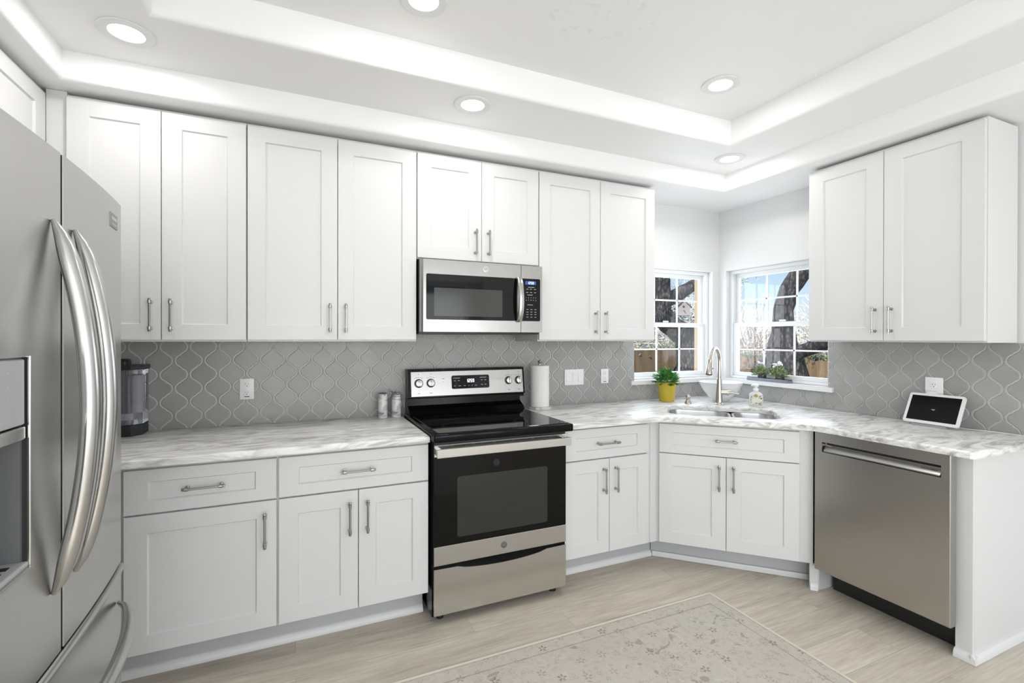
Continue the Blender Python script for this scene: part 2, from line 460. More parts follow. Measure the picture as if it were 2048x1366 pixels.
def seg_digits(mb, txt, x, z, w, h, gap, M):
    """seven segment digits in the xz plane facing -y, placed with M"""
    T = h * .11
    SEG = {'1': 'bc', '2': 'abged', '5': 'afgcd', '9': 'abcdfg', '8': 'abcdefg', '0': 'abcdef'}
    for ch in txt:
        if ch == ':':
            for zz in (.3, .7): mb.box(x, x + T, -.0006, 0, z + h * zz - T / 2, z + h * zz + T / 2, M=M)
            x += T + gap; continue
        for q in SEG[ch]:
            b = {'a': (0, w, h - T, h), 'g': (0, w, h / 2 - T / 2, h / 2 + T / 2), 'd': (0, w, 0, T), 'f': (0, T, h / 2, h), 'b': (w - T, w, h / 2, h), 'e': (0, T, 0, h / 2), 'c': (w - T, w, 0, h / 2)}[q]
            mb.box(x + b[0], x + b[1], -.0006, 0, z + b[2], z + b[3], M=M)
        x += w + gap
def rrect(x0, x1, y0, y1, r, n=5):
    out = []
    for cx, cy, a0 in ((x1 - r, y1 - r, 0), (x0 + r, y1 - r, 90), (x0 + r, y0 + r, 180), (x1 - r, y0 + r, 270)):
        for i in range(n + 1):
            a = math.radians(a0 + 90 * i / n); out.append((cx + r * math.cos(a), cy + r * math.sin(a)))
    return out
def offset(poly, d):
    """move a CCW polygon outward by d (mitred)"""
    n = len(poly); out = []
    for i in range(n):
        p0 = Vector(poly[i - 1]); p = Vector(poly[i]); p1 = Vector(poly[(i + 1) % n])
        a = (p - p0).normalized(); b = (p1 - p).normalized()
        na = Vector((a.y, -a.x)); nb = Vector((b.y, -b.x)); mm = (na + nb)
        if mm.length < 1e-6: mm = na
        mm.normalize(); k = d / max(.4, mm.dot(na)); out.append((p.x + mm.x * k, p.y + mm.y * k))
    return out

# world placement constants (metres; camera stands at the origin)
YB, XR = 2.957, 3.199          # back wall and right wall planes
XL, YN = -1.30, -3.50          # left wall, wall behind the camera
ZS, Z1, Z2 = 2.417, 2.535, 2.683   # soffit underside, first step, tray ceiling
WZ0, WZ1 = 1.06, 1.925         # window opening
BX0, BX1 = 2.325, 3.13         # back window opening (x)
RY0, RY1 = 2.045, 2.885        # right window opening (y)

# ------------------------------------------------------------------ room shell
TH = .16
b = MB(); b.box(XL - TH, XR + TH, YN - TH, YB + TH, -.12, 0); struct('floor', b, floor_m)
b = MB()
b.box(XL - TH, BX0, YB, YB + TH, 0, 2.8); b.box(BX0, BX1, YB, YB + TH, 0, WZ0 - .03); b.box(BX0, BX1, YB, YB + TH, WZ1, 2.8)
b.box(BX1, XR + TH, YB, YB + TH, 0, 2.8)
wall_back = struct('wall_back', b, wallm)
b = MB()
b.box(XR, XR + TH, YN - TH, RY0, 0, 2.8); b.box(XR, XR + TH, RY0, RY1, 0, WZ0 - .03); b.box(XR, XR + TH, RY0, RY1, WZ1, 2.8)
b.box(XR, XR + TH, RY1, YB, 0, 2.8)
wall_right = struct('wall_right', b, wallm)
b = MB(); b.box(XL - TH, XL, YN - TH, -2.90, 0, 2.8); b.box(XL - TH, XL, -1.30, YB, 0, 2.8); b.box(XL - TH, XL, -2.90, -1.30, 2.1, 2.8)
struct('wall_left', b, wallm)      # opening added for the left fill light
b = MB()       # unseen wall behind the camera, three tall openings added for the fill lights
xs = [XL, -.85, .15, .55, 1.55, 1.95, 2.95, XR]
for i in range(0, 8, 2): b.box(xs[i], xs[i + 1], YN - TH, YN, 0, 2.8)
for i in (1, 3, 5): b.box(xs[i], xs[i + 1], YN - TH, YN, 0, .35); b.box(xs[i], xs[i + 1], YN - TH, YN, 2.35, 2.8)
struct('wall_rear', b, wallm)

def ring_faces(bm, outer, inner, z):
    o = [bm.verts.new((x, y, z)) for x, y in outer]; i = [bm.verts.new((x, y, z)) for x, y in inner]
    for k in range(4): bm.faces.new((o[k], o[(k + 1) % 4], i[(k + 1) % 4], i[k]))
    return o, i
def rect(x0, x1, y0, y1): return [(x0, y0), (x1, y0), (x1, y1), (x0, y1)]
b = MB(); bm = b.bm
R0 = rect(XL - TH, XR + TH, YN - TH, YB + TH); R1 = rect(-.855, 2.772, -1.9, 2.515); R2 = rect(-.472, 2.384, -1.5, 2.117)
o0, i0 = ring_faces(bm, R0, R1, ZS)
u1 = [bm.verts.new((x, y, Z1)) for x, y in R1]
for k in range(4): bm.faces.new((i0[k], i0[(k + 1) % 4], u1[(k + 1) % 4], u1[k]))
i1 = [bm.verts.new((x, y, Z1)) for x, y in R2]
for k in range(4): bm.faces.new((u1[k], u1[(k + 1) % 4], i1[(k + 1) % 4], i1[k]))
u2 = [bm.verts.new((x, y, Z2)) for x, y in R2]
for k in range(4): bm.faces.new((i1[k], i1[(k + 1) % 4], u2[(k + 1) % 4], u2[k]))
bm.faces.new(u2)
bm.edges.ensure_lookup_table()
es = [ed for ed in bm.edges if all(v in i0 for v in ed.verts) or all(v in i1 for v in ed.verts)]
bmesh.ops.bevel(bm, geom=es, offset=.022, segments=5, affect='EDGES', profile=.5)
def _ceil_mat():
    m = ceilm; n = NB(m)
    # faint old water stains on the raised ceiling
    P = n.n('TexCoord').outputs['Object']; sp = n.n('SeparateXYZ'); n.l(P, sp.inputs[0])
    d = n.n('VectorMath', operation='DISTANCE'); n.l(P, d.inputs[0]); d.inputs[1].default_value = (1.13, 1.60, Z2)
    near = n.math('LESS_THAN', d.outputs['Value'], .24)
    sp2 = n.noise(n.obj((26, 26, 26)), 1, 2)
    f = n.math('MULTIPLY', n.math('MULTIPLY', near, n.math('GREATER_THAN', sp2, .63)), .10)
    n.l(n.mix(f, (.90, .90, .895), (.45, .43, .40)), n.b.inputs['Base Color'])
_ceil_mat()
struct('ceiling', b, ceilm, smooth=True)

# ------------------------------------------------------------------ arabesque tile backsplash
TW, THt = .1286, .141
def lantern():
    half = [(.895, 0), (.887, .085), (.860, .165), (.812, .245), (.745, .318), (.668, .376), (.590, .418), (.552, .432), (.540, .462), (.5, .5)]
    q = half + [(1 - x, 1 - y) for x, y in half[-2::-1]]           # side of the bulb -> neck
    pts = q + [(-x, y) for x, y in q[::-1][:-1]] + [(-x, -y) for x, y in q[1:]] + [(x, -y) for x, y in q[::-1][:-1]]
    return [(x * TW / 2, y * THt / 2) for x, y in pts]
LANT = lantern()
def inset_lantern(d): return offset(LANT, -d)
def clip(poly, x0, x1, z0, z1):
    for ax, lim, sg in ((0, x0, 1), (0, x1, -1), (1, z0, 1), (1, z1, -1)):
        out = []
        for i in range(len(poly)):
            a, c = poly[i - 1], poly[i]; ia = (a[ax] - lim) * sg >= 0; ic = (c[ax] - lim) * sg >= 0
            if ia != ic:
                t = (lim - a[ax]) / (c[ax] - a[ax]); out.append((a[0] + (c[0] - a[0]) * t, a[1] + (c[1] - a[1]) * t))
            if ic: out.append(c)
        poly = out
        if len(poly) < 3: return []
    ded = [poly[0]]
    for p in poly[1:]:
        if (p[0] - ded[-1][0]) ** 2 + (p[1] - ded[-1][1]) ** 2 > 1e-9: ded.append(p)
    return ded
def inset_lantern(d):
    """the outline moved inward by d; the thin tips are cut where they close up"""
    n = len(LANT) // 4; q = [Vector(p) for p in LANT[:n + 1]]; o = []
    for i, p in enumerate(q):
        t = (q[min(i + 1, n)] - q[max(i - 1, 0)])
        if i in (0, n): t = Vector((0, 1))
        t.normalize(); nrm = Vector((t.y, -t.x)); v = p - nrm * d
        if v.x > .0007: o.append((v.x, v.y))
    o.append((0, o[-1][1] + .0006))
    return o[:-1] + [(-x, y) for x, y in o[::-1][:-1]] + [(-x, -y) for x, y in o[:-1]] + [(x, -y) for x, y in o[::-1][:-1]]
def tiles(regions, jx, jz, M):
    """regions in wall coordinates (u,z); tile joints at (jx + k TW, jz + n TH)"""
    mb = MB(); A = inset_lantern(.0036); B = inset_lantern(.0058)
    for (x0, x1, z0, z1) in regions:
        kx0 = int((x0 - jx) / TW) - 2; kx1 = int((x1 - jx) / TW) + 2
        for k in range(kx0 * 2, kx1 * 2):
            for n in range(-8, 9):
                cx = jx + TW / 2 + k * TW / 2; cz = jz + n * THt + (THt / 2 if k % 2 else 0)
                if cx < x0 - TW or cx > x1 + TW or cz < z0 - THt or cz > z1 + THt: continue
                pa = clip([(cx + x, cz + y) for x, y in A], x0, x1, z0, z1)
                pb = clip([(cx + x, cz + y) for x, y in B], x0 + .0015, x1 - .0015, z0 + .0015, z1 - .0015)
                if len(pa) < 3 or len(pb) < 3: continue
                full = len(pa) == len(A) and len(pb) == len(B)
                va = [mb.bm.verts.new(M @ Vector((x, 0, z))) for x, z in pa]
                if full:
                    vm = [mb.bm.verts.new(M @ Vector((x, -.0026, z))) for x, z in pa]
                    vb = [mb.bm.verts.new(M @ Vector((x, -.0046, z))) for x, z in pb]
                    N = len(va)
                    for i in range(N):
                        j = (i + 1) % N
                        mb.bm.faces.new((va[i], va[j], vm[j], vm[i])); mb.bm.faces.new((vm[i], vm[j], vb[j], vb[i]))
                    mb.bm.faces.new(vb)
                else:
                    vm = [mb.bm.verts.new(M @ Vector((x, -.0042, z))) for x, z in pa]; N = len(va)
                    for i in range(N): mb.bm.faces.new((va[i], va[(i + 1) % N], vm[(i + 1) % N], vm[i]))
                    mb.bm.faces.new(vm)
    return mb
RB = [(.602, 1.345, 1.358, 1.42), (-1.0, BX0, .915, 1.358), (BX0, XR - .012, .915, 1.026)]
RR = [(-(RY0), -.55, .915, 1.357), (-(YB - .012), -RY0, .915, 1.026)]
MBk = Matrix.Translation((0, YB - .0085, 0))
b = MB(); b.box(-1.0, BX0, YB - .0085, YB, .905, 1.358); b.box(.602, 1.345, YB - .0085, YB, 1.358, 1.42); b.box(BX0, XR, YB - .0085, YB, .905, 1.026)
g = b.build('grout_bed', grout, wall_back)
tiles(RB, -.629, 1.189, MBk).build('backsplash_tile', tile_m, wall_back)
b = MB(); b.box(XR - .0085, XR, .55, RY0, .905, 1.357); b.box(XR - .0085, XR, RY0, YB - .0085, .905, 1.026)
b.build('grout_bed', grout, wall_right)
# right wall: local u = -y
MRt = Matrix(((0, 1, 0, XR - .0085), (-1, 0, 0, 0), (0, 0, 1, 0), (0, 0, 0, 1)))
tiles(RR, -1.889, 1.059, MRt).build('backsplash_tile', tile_m, wall_right)

# ------------------------------------------------------------------ corner windows
def window(name, axis, a0, a1, face):
    """axis 'x': in the back wall (a = x, depth +y) ; axis 'y': right wall (a = y, depth +x)"""
    e = bpy.data.objects.new(name, None); COL.objects.link(e); e['kind'] = 'structure'
    cen = (a0 + a1) / 2
    e.location = (cen, face, WZ0) if axis == 'x' else (face, cen, WZ0)
    ORIG[e.name] = Vector(e.location)
    def bx(mb, p0, p1, d0, d1, z0, z1, bev=.002):
        if axis == 'x': mb.box(p0, p1, face + d0, face + d1, z0, z1, bev, 1)
        else: mb.box(face + d0, face + d1, p0, p1, z0, z1, bev, 1)
    zm0, zm1 = 1.465, 1.505
    F = .024
    mb = MB()
    for p in ((a0 + .0005, a0 + F), (a1 - F, a1 - .0005)): bx(mb, p[0], p[1], .045, .13, WZ0 + .0005, WZ1 - .0005)
    bx(mb, a0 + F + .0002, a1 - F - .0002, .046, .129, WZ1 - F, WZ1 - .0005); bx(mb, a0 + F + .0002, a1 - F - .0002, .046, .129, WZ0 + .0005, WZ0 + .0195)
    mb.build('window_frame', vinyl, e)
    for nm, z0, z1, d in (('upper_sash', zm0 + .005, WZ1 - F, .088), ('lower_sash', WZ0 + .02, zm1 - .002, .060)):
        mb = MB(); sw = .026
        i0, i1 = a0 + F, a1 - F
        bx(mb, i0 + .0003, i0 + sw, d, d + .026, z0, z1); bx(mb, i1 - sw, i1 - .0003, d, d + .026, z0, z1)
        bx(mb, i0 + sw + .0002, i1 - sw - .0002, d + .0005, d + .0255, z0, z0 + .03); bx(mb, i0 + sw + .0002, i1 - sw - .0002, d + .0005, d + .0255, z1 - .032, z1)
        sash = mb.build(nm, vinyl, e)
        mb = MB(); g0, g1 = i0 + sw, i1 - sw
        for q in (1, 2):
            p = g0 + (g1 - g0) * q / 3; bx(mb, p - .006, p + .006, d + .008, d + .018, z0 + .02, z1 - .02, .001)
        zc = (z0 + z1) / 2; bx(mb, g0, g1, d + .008, d + .018, zc - .006, zc + .006, .001)
        mb.build('muntin_grid', vinyl, sash)
        mb = MB()
        if axis == 'x': vs = [(g0 - .01, face + d + .02, z0 + .02), (g1 + .01, face + d + .02, z0 + .02), (g1 + .01, face + d + .02, z1 - .02), (g0 - .01, face + d + .02, z1 - .02)]
        else: vs = [(face + d + .02, g0 - .01, z0 + .02), (face + d + .02, g1 + .01, z0 + .02), (face + d + .02, g1 + .01, z1 - .02), (face + d + .02, g0 - .01, z1 - .02)]
        mb.bm.faces.new([mb.bm.verts.new(v) for v in vs]); mb.build('glass', glass_m, sash)
    mb = MB()
    lp = a0 + (a1 - a0) * .42
    bx(mb, lp, lp + .05, .048, .062, zm1, zm1 + .012, .003)
    mb.build('window_latch', vinyl, e)
    return e
w1 = window('window_1', 'x', BX0, BX1, YB)
w2 = window('window_2', 'y', RY0, RY1, XR)
b = MB(); b.prism([(BX0 - .035, YB - .03), (XR - .03, YB - .03), (XR - .03, YB - .0), (BX1, YB), (BX1, YB + .05), (BX0, YB + .05), (BX0, YB), (BX0 - .035, YB)], WZ0 - .032, WZ0 - .001)
b.build('window_sill', trimw, w1)
b = MB(); b.prism([(XR - .03, RY0 - .035), (XR, RY0 - .035), (XR, RY0), (XR + .05, RY0), (XR + .05, RY1), (XR, RY1), (XR, YB - .001), (XR - .03, YB - .031)], WZ0 - .032, WZ0 - .001)
b.build('window_sill', trimw, w2)

# ------------------------------------------------------------------ bar pulls and cabinets (local frames: front at y=0 facing -y, floor z=0)
def bar_pull(mb, x, z, L, vertical=True, y=0):
    so = .030; post = L / 2 - .016
    def T(a, dd, c): return (x + a, y - dd, z + c)
    def P(s, dd): return T(0, dd, s) if vertical else T(s, dd, 0)
    mb.tube([P(-L / 2, so), P(L / 2, so)], .0048, 10)
    for s in (-post, post):
        mb.tube([P(s, 0.0), P(s, .004), P(s, .0045), P(s, so)], [.0085, .0075, .0048, .0048], 12)
        d = 1 if s > 0 else -1
        mb.tube([P(s - .008, so), P(s - .0065, so), P(s + .0065, so), P(s + .008, so)], [.005, .0075, .0075, .005], 12)
        mb.tube([P(s + d * .010, so), P(s + d * .0155, so)], [.0062, .0056], 10)
    return mb
def cabinet(name, label, loc, rotz, w, depth, z0, z1, doors, drawers=(), toe=None, group=None, stile=.075, x0=0.0, box_z=None, open_top=True, post=0):
    """doors: (xa, xb, za, zb, handle or None) with handle=(x, zc, L) ; drawers: (xa, xb, za, zb, handle x)"""
    e = thing(name, label, 'cabinet', loc, rotz, group, local=True)
    bz0, bz1 = box_z or (z0, z1)
    mb = MB(); t = .016
    mb.box(x0, x0 + t, .0205, depth, bz0, bz1); mb.box(x0 + w - t, x0 + w, .0205, depth, bz0, bz1)
    mb.box(x0 + t, x0 + w - t, .0205, depth, bz0, bz0 + t)
    mb.box(x0 + t, x0 + w - t, depth - .008, depth, bz0 + t, bz1)
    # face frame
    mb.box(x0 + t, x0 + t + .025, .0205, .04, bz0 + t, bz1); mb.box(x0 + w - t - .025, x0 + w - t, .0205, .04, bz0 + t, bz1)
    mb.box(x0 + t + .025, x0 + w - t - .025, .0205, .04, bz1 - .035, bz1)
    if post: mb.box(x0 + w, x0 + w + post, .016, .04, bz0, bz1)
    if not open_top: mb.box(x0 + t, x0 + w - t, .04, depth - .008, bz1 - t, bz1)
    if drawers: mb.box(x0 + t + .025, x0 + w - t - .025, .0205, .04, drawers[0][2] - .03, drawers[0][2] + .02)
    mb.build('carcass', white, e)
    for (xa, xb, za, zb, h) in doors:
        d = MB().panel_door(xa, xb, za, zb, stile=stile, rail=.070).build('door', white, e)
        if h: bar_pull(MB(), h[0], h[1], h[2]).build('handle', pull, d, smooth=True)
    for (xa, xb, za, zb, hx) in drawers:
        d = MB().panel_door(xa, xb, za, zb, stile=.078, rail=.048).build('drawer', white, e)
        if hx is not None: bar_pull(MB(), hx, (za + zb) / 2, .15, False).build('handle', pull, d, smooth=True)
    if toe:
        a, c, yk = toe
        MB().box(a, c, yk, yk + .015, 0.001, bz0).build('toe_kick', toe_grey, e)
        q = MB(); pr = [(yk, 0.001), (yk - .016, 0.001), (yk - .0155, .012), (yk - .012, .024), (yk - .006, .032), (yk, .035)]
        A = [q.bm.verts.new((a, y, z)) for y, z in pr]; Bv = [q.bm.verts.new((c, y, z)) for y, z in pr]
        for i in range(len(pr)): j = (i + 1) % len(pr); q.bm.faces.new((A[i], A[j], Bv[j], Bv[i]))
        q.bm.faces.new(A[::-1]); q.bm.faces.new(Bv)
        q.build('shoe_molding', trimw, e)
    return e
HU = 1.4785; HL = .148
UZ0, UZ1 = 1.368, 2.389
UD = YB - 2.61 - .018
def upper(label, x0, x1, split, off=.038):
    L = (x0, 2.61, 0)
    s = split - x0
    ds = [(.002, s - .0015, UZ0, UZ1, (s - off, HU, HL)), (s + .0015, x1 - x0 - .002, UZ0, UZ1, (s + off, HU, HL))]
    return cabinet('upper_cabinet', label, L, 0, x1 - x0, UD, UZ0, UZ1, ds, box_z=(UZ0 - .008, 2.402), group='tall white upper cabinets on the back wall', open_top=False)
upper('tall white two-door wall cabinet nearest the refrigerator', -.879, -.213, -.548)
upper('tall white two-door wall cabinet directly left of the microwave', -.211, .600, .195)
upper('tall white two-door wall cabinet right of the microwave, beside the window', 1.347, 2.233, 1.7905)
c3 = .602
cabinet('upper_cabinet', 'short white two-door wall cabinet above the microwave', (c3, 2.61, 0), 0, .743, UD, 1.817, UZ1,
        [(.002, .3725, 1.817, UZ1, (.3345, 1.923, HL)), (.3755, .741, 1.817, UZ1, (.4135, 1.923, HL))], box_z=(1.812, 2.402), open_top=False)
# right wall cabinet (faces -x)
cabinet('upper_cabinet', 'white two-door wall cabinet above the tablet and dishwasher', (2.881, 1.972, 0), -PI / 2, .837, XR - 2.881 - .018, UZ0, UZ1,
        [(.002, .4135, UZ0, UZ1, (.3755, HU, HL)), (.4165, .835, UZ0, UZ1, (.4545, HU, HL))], box_z=(UZ0 - .008, 2.402), open_top=False, stile=.085)
# cabinet over the refrigerator (faces +x)
fcab = cabinet('upper_cabinet', 'white wall cabinet above the refrigerator, at the left edge', (-.949, 1.00, 0), PI / 2, 1.631, .345, 1.86, 2.395,
        [(.002, .7985, 1.86, 2.395, None), (.8015, 1.629, 1.86, 2.395, None)], box_z=(1.855, 2.403), open_top=False, stile=.085)
b = MB(); b.box(-.949, -.881, 2.632, 2.652, 1.36, ZS - .002)
b.build('filler_strip', white, fcab, M=(Matrix.Translation((-.949, 1.00, 0)) @ Matrix.Rotation(PI / 2, 4, 'Z')).inverted())

BD = YB - 2.29 - .012
def base(label, x0, y, doors, drawers, w, toe, post=0):
    return cabinet('base_cabinet', label, (x0, y, 0), 0, w, YB - y - .012, .15, .865, doors, drawers, toe, box_z=(.143, .879), post=post, group='white base cabinets along the back wall')
ZD0, ZD1, ZR0, ZR1 = .150, .687, .694, .865
base('white base cabinet with one wide door and a drawer, beside the refrigerator', -.612, 2.29,
     [(.010, .5375, ZD0, ZD1, (.494, .569, .15))], [(.010, .5375, ZR0, ZR1, .277)], .543, (-.2, .543, .125))
base('white base cabinet with a drawer and two doors, directly left of the stove', -.069, 2.29,
     [(.003, .3285, ZD0, ZD1, (.291, .569, .15)), (.3315, .653, ZD0, ZD1, (.368, .569, .15))], [(.003, .653, ZR0, ZR1, .328)], .657, (0, .655, .125))
base('white base cabinet with a drawer and two doors, directly right of the stove', 1.345, 2.31,
     [(.003, .3045, ZD0, ZD1, (.265, .569, .15)), (.3075, .585, ZD0, ZD1, (.347, .569, .15))], [(.003, .585, ZR0, ZR1, .288)], .612, (0, .713, .135), .068)

# diagonal sink cabinet: local x runs along (1,-1)/sqrt2
DG = math.sqrt(.5)
def dn(d, n): return (DG * (d + n), DG * (n - d))
Ld = dn(-.212, 3.045)
sc = thing('sink_cabinet', 'white diagonal corner cabinet with false drawer front and two doors below the sink', 'cabinet', (Ld[0], Ld[1], 0), -PI / 4, None, local=True)
sc_inv = (Matrix.Translation((Ld[0], Ld[1], 0)) @ Matrix.Rotation(-PI / 4, 4, 'Z')).inverted()
b = MB(); b.box(-.03, .812, .0205, .04, .143, .879); b.box(.0, .016, .04, .30, .143, .60); b.box(.796, .812, .04, .30, .143, .60); b.box(.016, .796, .04, .55, .143, .16)
b.build('carcass', white, sc)
for xa, xb, hx in ((.003, .3725, .336), (.3755, .744, .412)):
    d = MB().panel_door(xa, xb, ZD0, ZD1).build('door', white, sc); bar_pull(MB(), hx, .572, .15).build('handle', pull, d, smooth=True)
d = MB().panel_door(.003, .744, .692, ZR1, stile=.075, rail=.048).build('drawer', white, sc); bar_pull(MB(), .374, .785, .12, False).build('handle', pull, d, smooth=True)
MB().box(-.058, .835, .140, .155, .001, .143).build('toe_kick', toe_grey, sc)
q = MB(); q.box(-.050, .82, .124, .140, .001, .035, .006, 2); q.build('shoe_molding', trimw, sc)

# ------------------------------------------------------------------ countertops
def slab(name, outer, hole, label, z1=.914, th=.031, r=.010):
    mb = MB(); bm = mb.bm
    levels = [(0, z1 - th), (0, z1 - r)] + [(-r * (1 - math.cos(a)), z1 - r + r * math.sin(a)) for a in (math.radians(30), math.radians(60), math.radians(90))]
    def stack(poly, sgn):
        rings = []
        for o, z in levels:
            pp = offset(poly, o * sgn) if o else poly
            rings.append([bm.verts.new((x, y, z)) for x, y in pp])
        for a, c in zip(rings, rings[1:]):
            for i in range(len(a)): j = (i + 1) % len(a); bm.faces.new((a[i], a[j], c[j], c[i]))
        return rings
    R = [stack(outer, 1)]
    if hole: R.append(stack(hole, -1))
    for lev in (0, -1):
        es = []
        for rg in R:
            ring = rg[lev]
            for i in range(len(ring)):
                es.append(bm.edges.get((ring[i], ring[(i + 1) % len(ring)])))
        bmesh.ops.triangle_fill(bm, edges=es, use_beauty=True)
    o = mb.build(name, counter_m, None, smooth=True)
    return tag(o, label, 'countertop')
def arc(p0, p1, p2, r, n=6):
    """round the corner at p1"""
    a = Vector(p0) - Vector(p1); c = Vector(p2) - Vector(p1); a.normalize(); c.normalize()
    ang = a.angle(c); t = r / math.tan(ang / 2)
    s = Vector(p1) + a * t; e = Vector(p1) + c * t
    ctr = Vector(p1) + (a + c).normalized() * (r / math.sin(ang / 2))
    out = []
    va = s - ctr; vb = e - ctr; tot = va.angle_signed(vb)
    for i in range(n + 1):
        th = -tot * i / n
        out.append((ctr.x + va.x * math.cos(th) - va.y * math.sin(th), ctr.y + va.x * math.sin(th) + va.y * math.cos(th)))
    return out
slab('countertop', [(-1.28, 2.253), (.582, 2.253), (.582, 2.947), (-1.28, 2.947)], None, 'grey-veined marble countertop left of the stove')
CF, CR, CN = 2.258, 2.536, 3.005
pA = (CN / DG - CF, CF); pB = (CR, CN / DG - CR)
out = [(1.340, CF)] + arc((1.34, CF), pA, pB, .16) + arc(pA, pB, (CR, 1.03), .16) + [(CR, 1.045), (CR + .012, 1.033), (3.189, 1.033), (3.189, 2.947), (1.340, 2.947)]
SD0, SD1, SN0, SN1 = -.175, .465, 3.135, 3.565
def sink_loop(grow=0, n=7):
    return [dn(d, nn) for d, nn in rrect(SD0 - grow, SD1 + grow, SN0 - grow, SN1 + grow, .09 + grow, n)]
hole = sink_loop()
# make sure the loops are counter-clockwise
def ccw(p): 
    a = sum(p[i - 1][0] * p[i][1] - p[i][0] * p[i - 1][1] for i in range(len(p)))
    return p if a > 0 else p[::-1]
slab('countertop', ccw(out), ccw(hole), 'grey-veined marble countertop wrapping the corner with a sink cut-out')

# ------------------------------------------------------------------ undermount sink
sk = thing('kitchen_sink', 'stainless double-bowl undermount sink in the corner countertop', 'sink', (*dn(.145, 3.3), .70))
def bowl(d0, d1):
    mb = MB(); rr = []
    for z, g in ((.882, .012), (.882, -.004), (.87, -.006), (.74, -.012), (.715, -.022), (.705, -.05)):
        rr.append([mb.bm.verts.new((*dn(d, n), z)) for d, n in rrect(d0 - g, d1 + g, SN0 - g, SN1 + g, max(.03, .085 + g), 6)])
    for a, c in zip(rr, rr[1:]):
        for i in range(len(a)): j = (i + 1) % len(a); mb.bm.faces.new((a[i], a[j], c[j], c[i]))
    mb.bm.faces.new(rr[-1])
    o = mb.build('bowl', steel_sink, sk, smooth=True)
    c = dn((d0 + d1) / 2, (SN0 + SN1) / 2)
    MB().lathe([(.044, 0), (.044, .003), (.036, .004), (.030, .0015), (.012, .0015)], (*c, .7055), 24).build('drain', steel_s, o, smooth=True)
bowl(SD0 + .0, .195); bowl(.225, SD1 - .0)

# ------------------------------------------------------------------ electric range
RX0, RX1 = .600, 1.332
rg = thing('electric_range', 'stainless electric range with black glass cooktop between the base cabinets', 'stove', ((RX0 + RX1) / 2, 2.5, 0))
b = MB(); b.box(RX0 - .002, RX1 + .002, 2.275, 2.93, .035, .905); b.build('body', black, rg)
b = MB(); b.box(RX0 - .014, RX1 + .005, 2.190, 2.88, .888, .928, .008, 3); b.build('cooktop_frame', black, rg, smooth=True)
b = MB(); b.box(RX0 + .012, RX1 - .014, 2.215, 2.80, .926, .9305, .001, 1); ck = b.build('glass_cooktop', glassb, rg)
ringm = mat('burner_ring_print', (.035, .035, .037), .15)
for cx, cy, r in ((.78, 2.36, .105), (1.155, 2.35, .085), (.78, 2.64, .08), (1.155, 2.65, .105), (.966, 2.68, .05)):
    MB().lathe([(r, 0), (r, .0002), (r - .003, .0002), (r - .003, 0)], (cx, cy, .9306), 48, caps=False).build('burner_ring', ringm, ck)
# backguard
b = MB(); pr = [(2.93, .90), (2.80, .90), (2.79, .93), (2.815, .955), (2.86, .975), (2.862, 1.015), (2.845, 1.022), (2.868, 1.183), (2.885, 1.19), (2.93, 1.19)]
def xprism(mb, pr, x0, x1):
    A = [mb.bm.verts.new((x0, y, z)) for y, z in pr]; B = [mb.bm.verts.new((x1, y, z)) for y, z in pr]
    for i in range(len(pr)): j = (i + 1) % len(pr); mb.bm.faces.new((A[i], A[j], B[j], B[i]))
    mb.bm.faces.new(A[::-1]); mb.bm.faces.new(B)
xprism(b, [(2.93, .90), (2.80, .90), (2.79, .93), (2.815, .955), (2.86, .975), (2.862, 1.015), (2.93, 1.015)], RX0 + .004, RX1 + .005); xprism(b, [(2.93, 1.0), (2.862, 1.0), (2.862, 1.015), (2.845, 1.022), (2.868, 1.183), (2.885, 1.19), (2.93, 1.19)], RX0 + .006, RX1 + .034)
bgd = b.build('backguard', black, rg)
# tilted panel frame: local x along X, z up the slope, -y out of the slope
tilt = math.atan2(2.868 - 2.845, 1.183 - 1.022)
MP = Matrix.Translation((0, 2.8446, 1.022)) @ Matrix.Rotation(-tilt, 4, 'X')
b = MB(); b.box(RX0 + .022, RX1 + .022, -.004, 0, .006, .155, .0015, 1, MP); b.build('control_panel', steel_m, rg)
b = MB(); b.prism([(x, z) for x, z in rrect(.872, 1.118, .044, .126, .010, 4)], .0, .0022, MP @ Matrix.Translation((0, -.004, 0)) @ Matrix.Rotation(PI / 2, 4, 'X'))
cl = b.build('clock_panel', glassb, rg)
b = MB(); seg_digits(b, '1259', .966, .082, .0095, .020, .0042, MP @ Matrix.Translation((0, -.0063, 0))); b.build('clock_digits', disp, cl)
b = MB()
for x, z, w_ in ((.882, .108, .044), (.886, .092, .012), (.912, .092, .012), (.886, .060, .010), (.916, .060, .014), (.95, .060, .010), (.978, .060, .006), (1.0, .060, .006), (1.022, .060, .012), (1.055, .108, .044), (1.062, .092, .012), (1.086, .092, .012), (1.062, .064, .012), (1.086, .064, .012)):
    b.box(x, x + w_, -.0067, -.0062, z, z + .0035, M=MP)
b.build('panel_print', legend, cl)
b = MB()
for x in (.648, .722, 1.232, 1.303):
    b.box(x + .019, x + .023, -.0046, -.0041, .137, .1405, M=MP); b.box(x + .012, x + .028, -.0046, -.0041, .024, .0265, M=MP)
    for dx in (-.022, -.012, 0, .012, .022): b.box(x + .02 + dx - .002, x + .02 + dx + .003, -.0046, -.0041, .121 - abs(dx) * .25, .1235 - abs(dx) * .25, M=MP)
b.box(.812, .828, -.0046, -.0041, .108, .1105, M=MP); b.box(.818, .821, -.0046, -.0041, .090, .093, M=MP)
b.build('panel_marking', printd, rg)
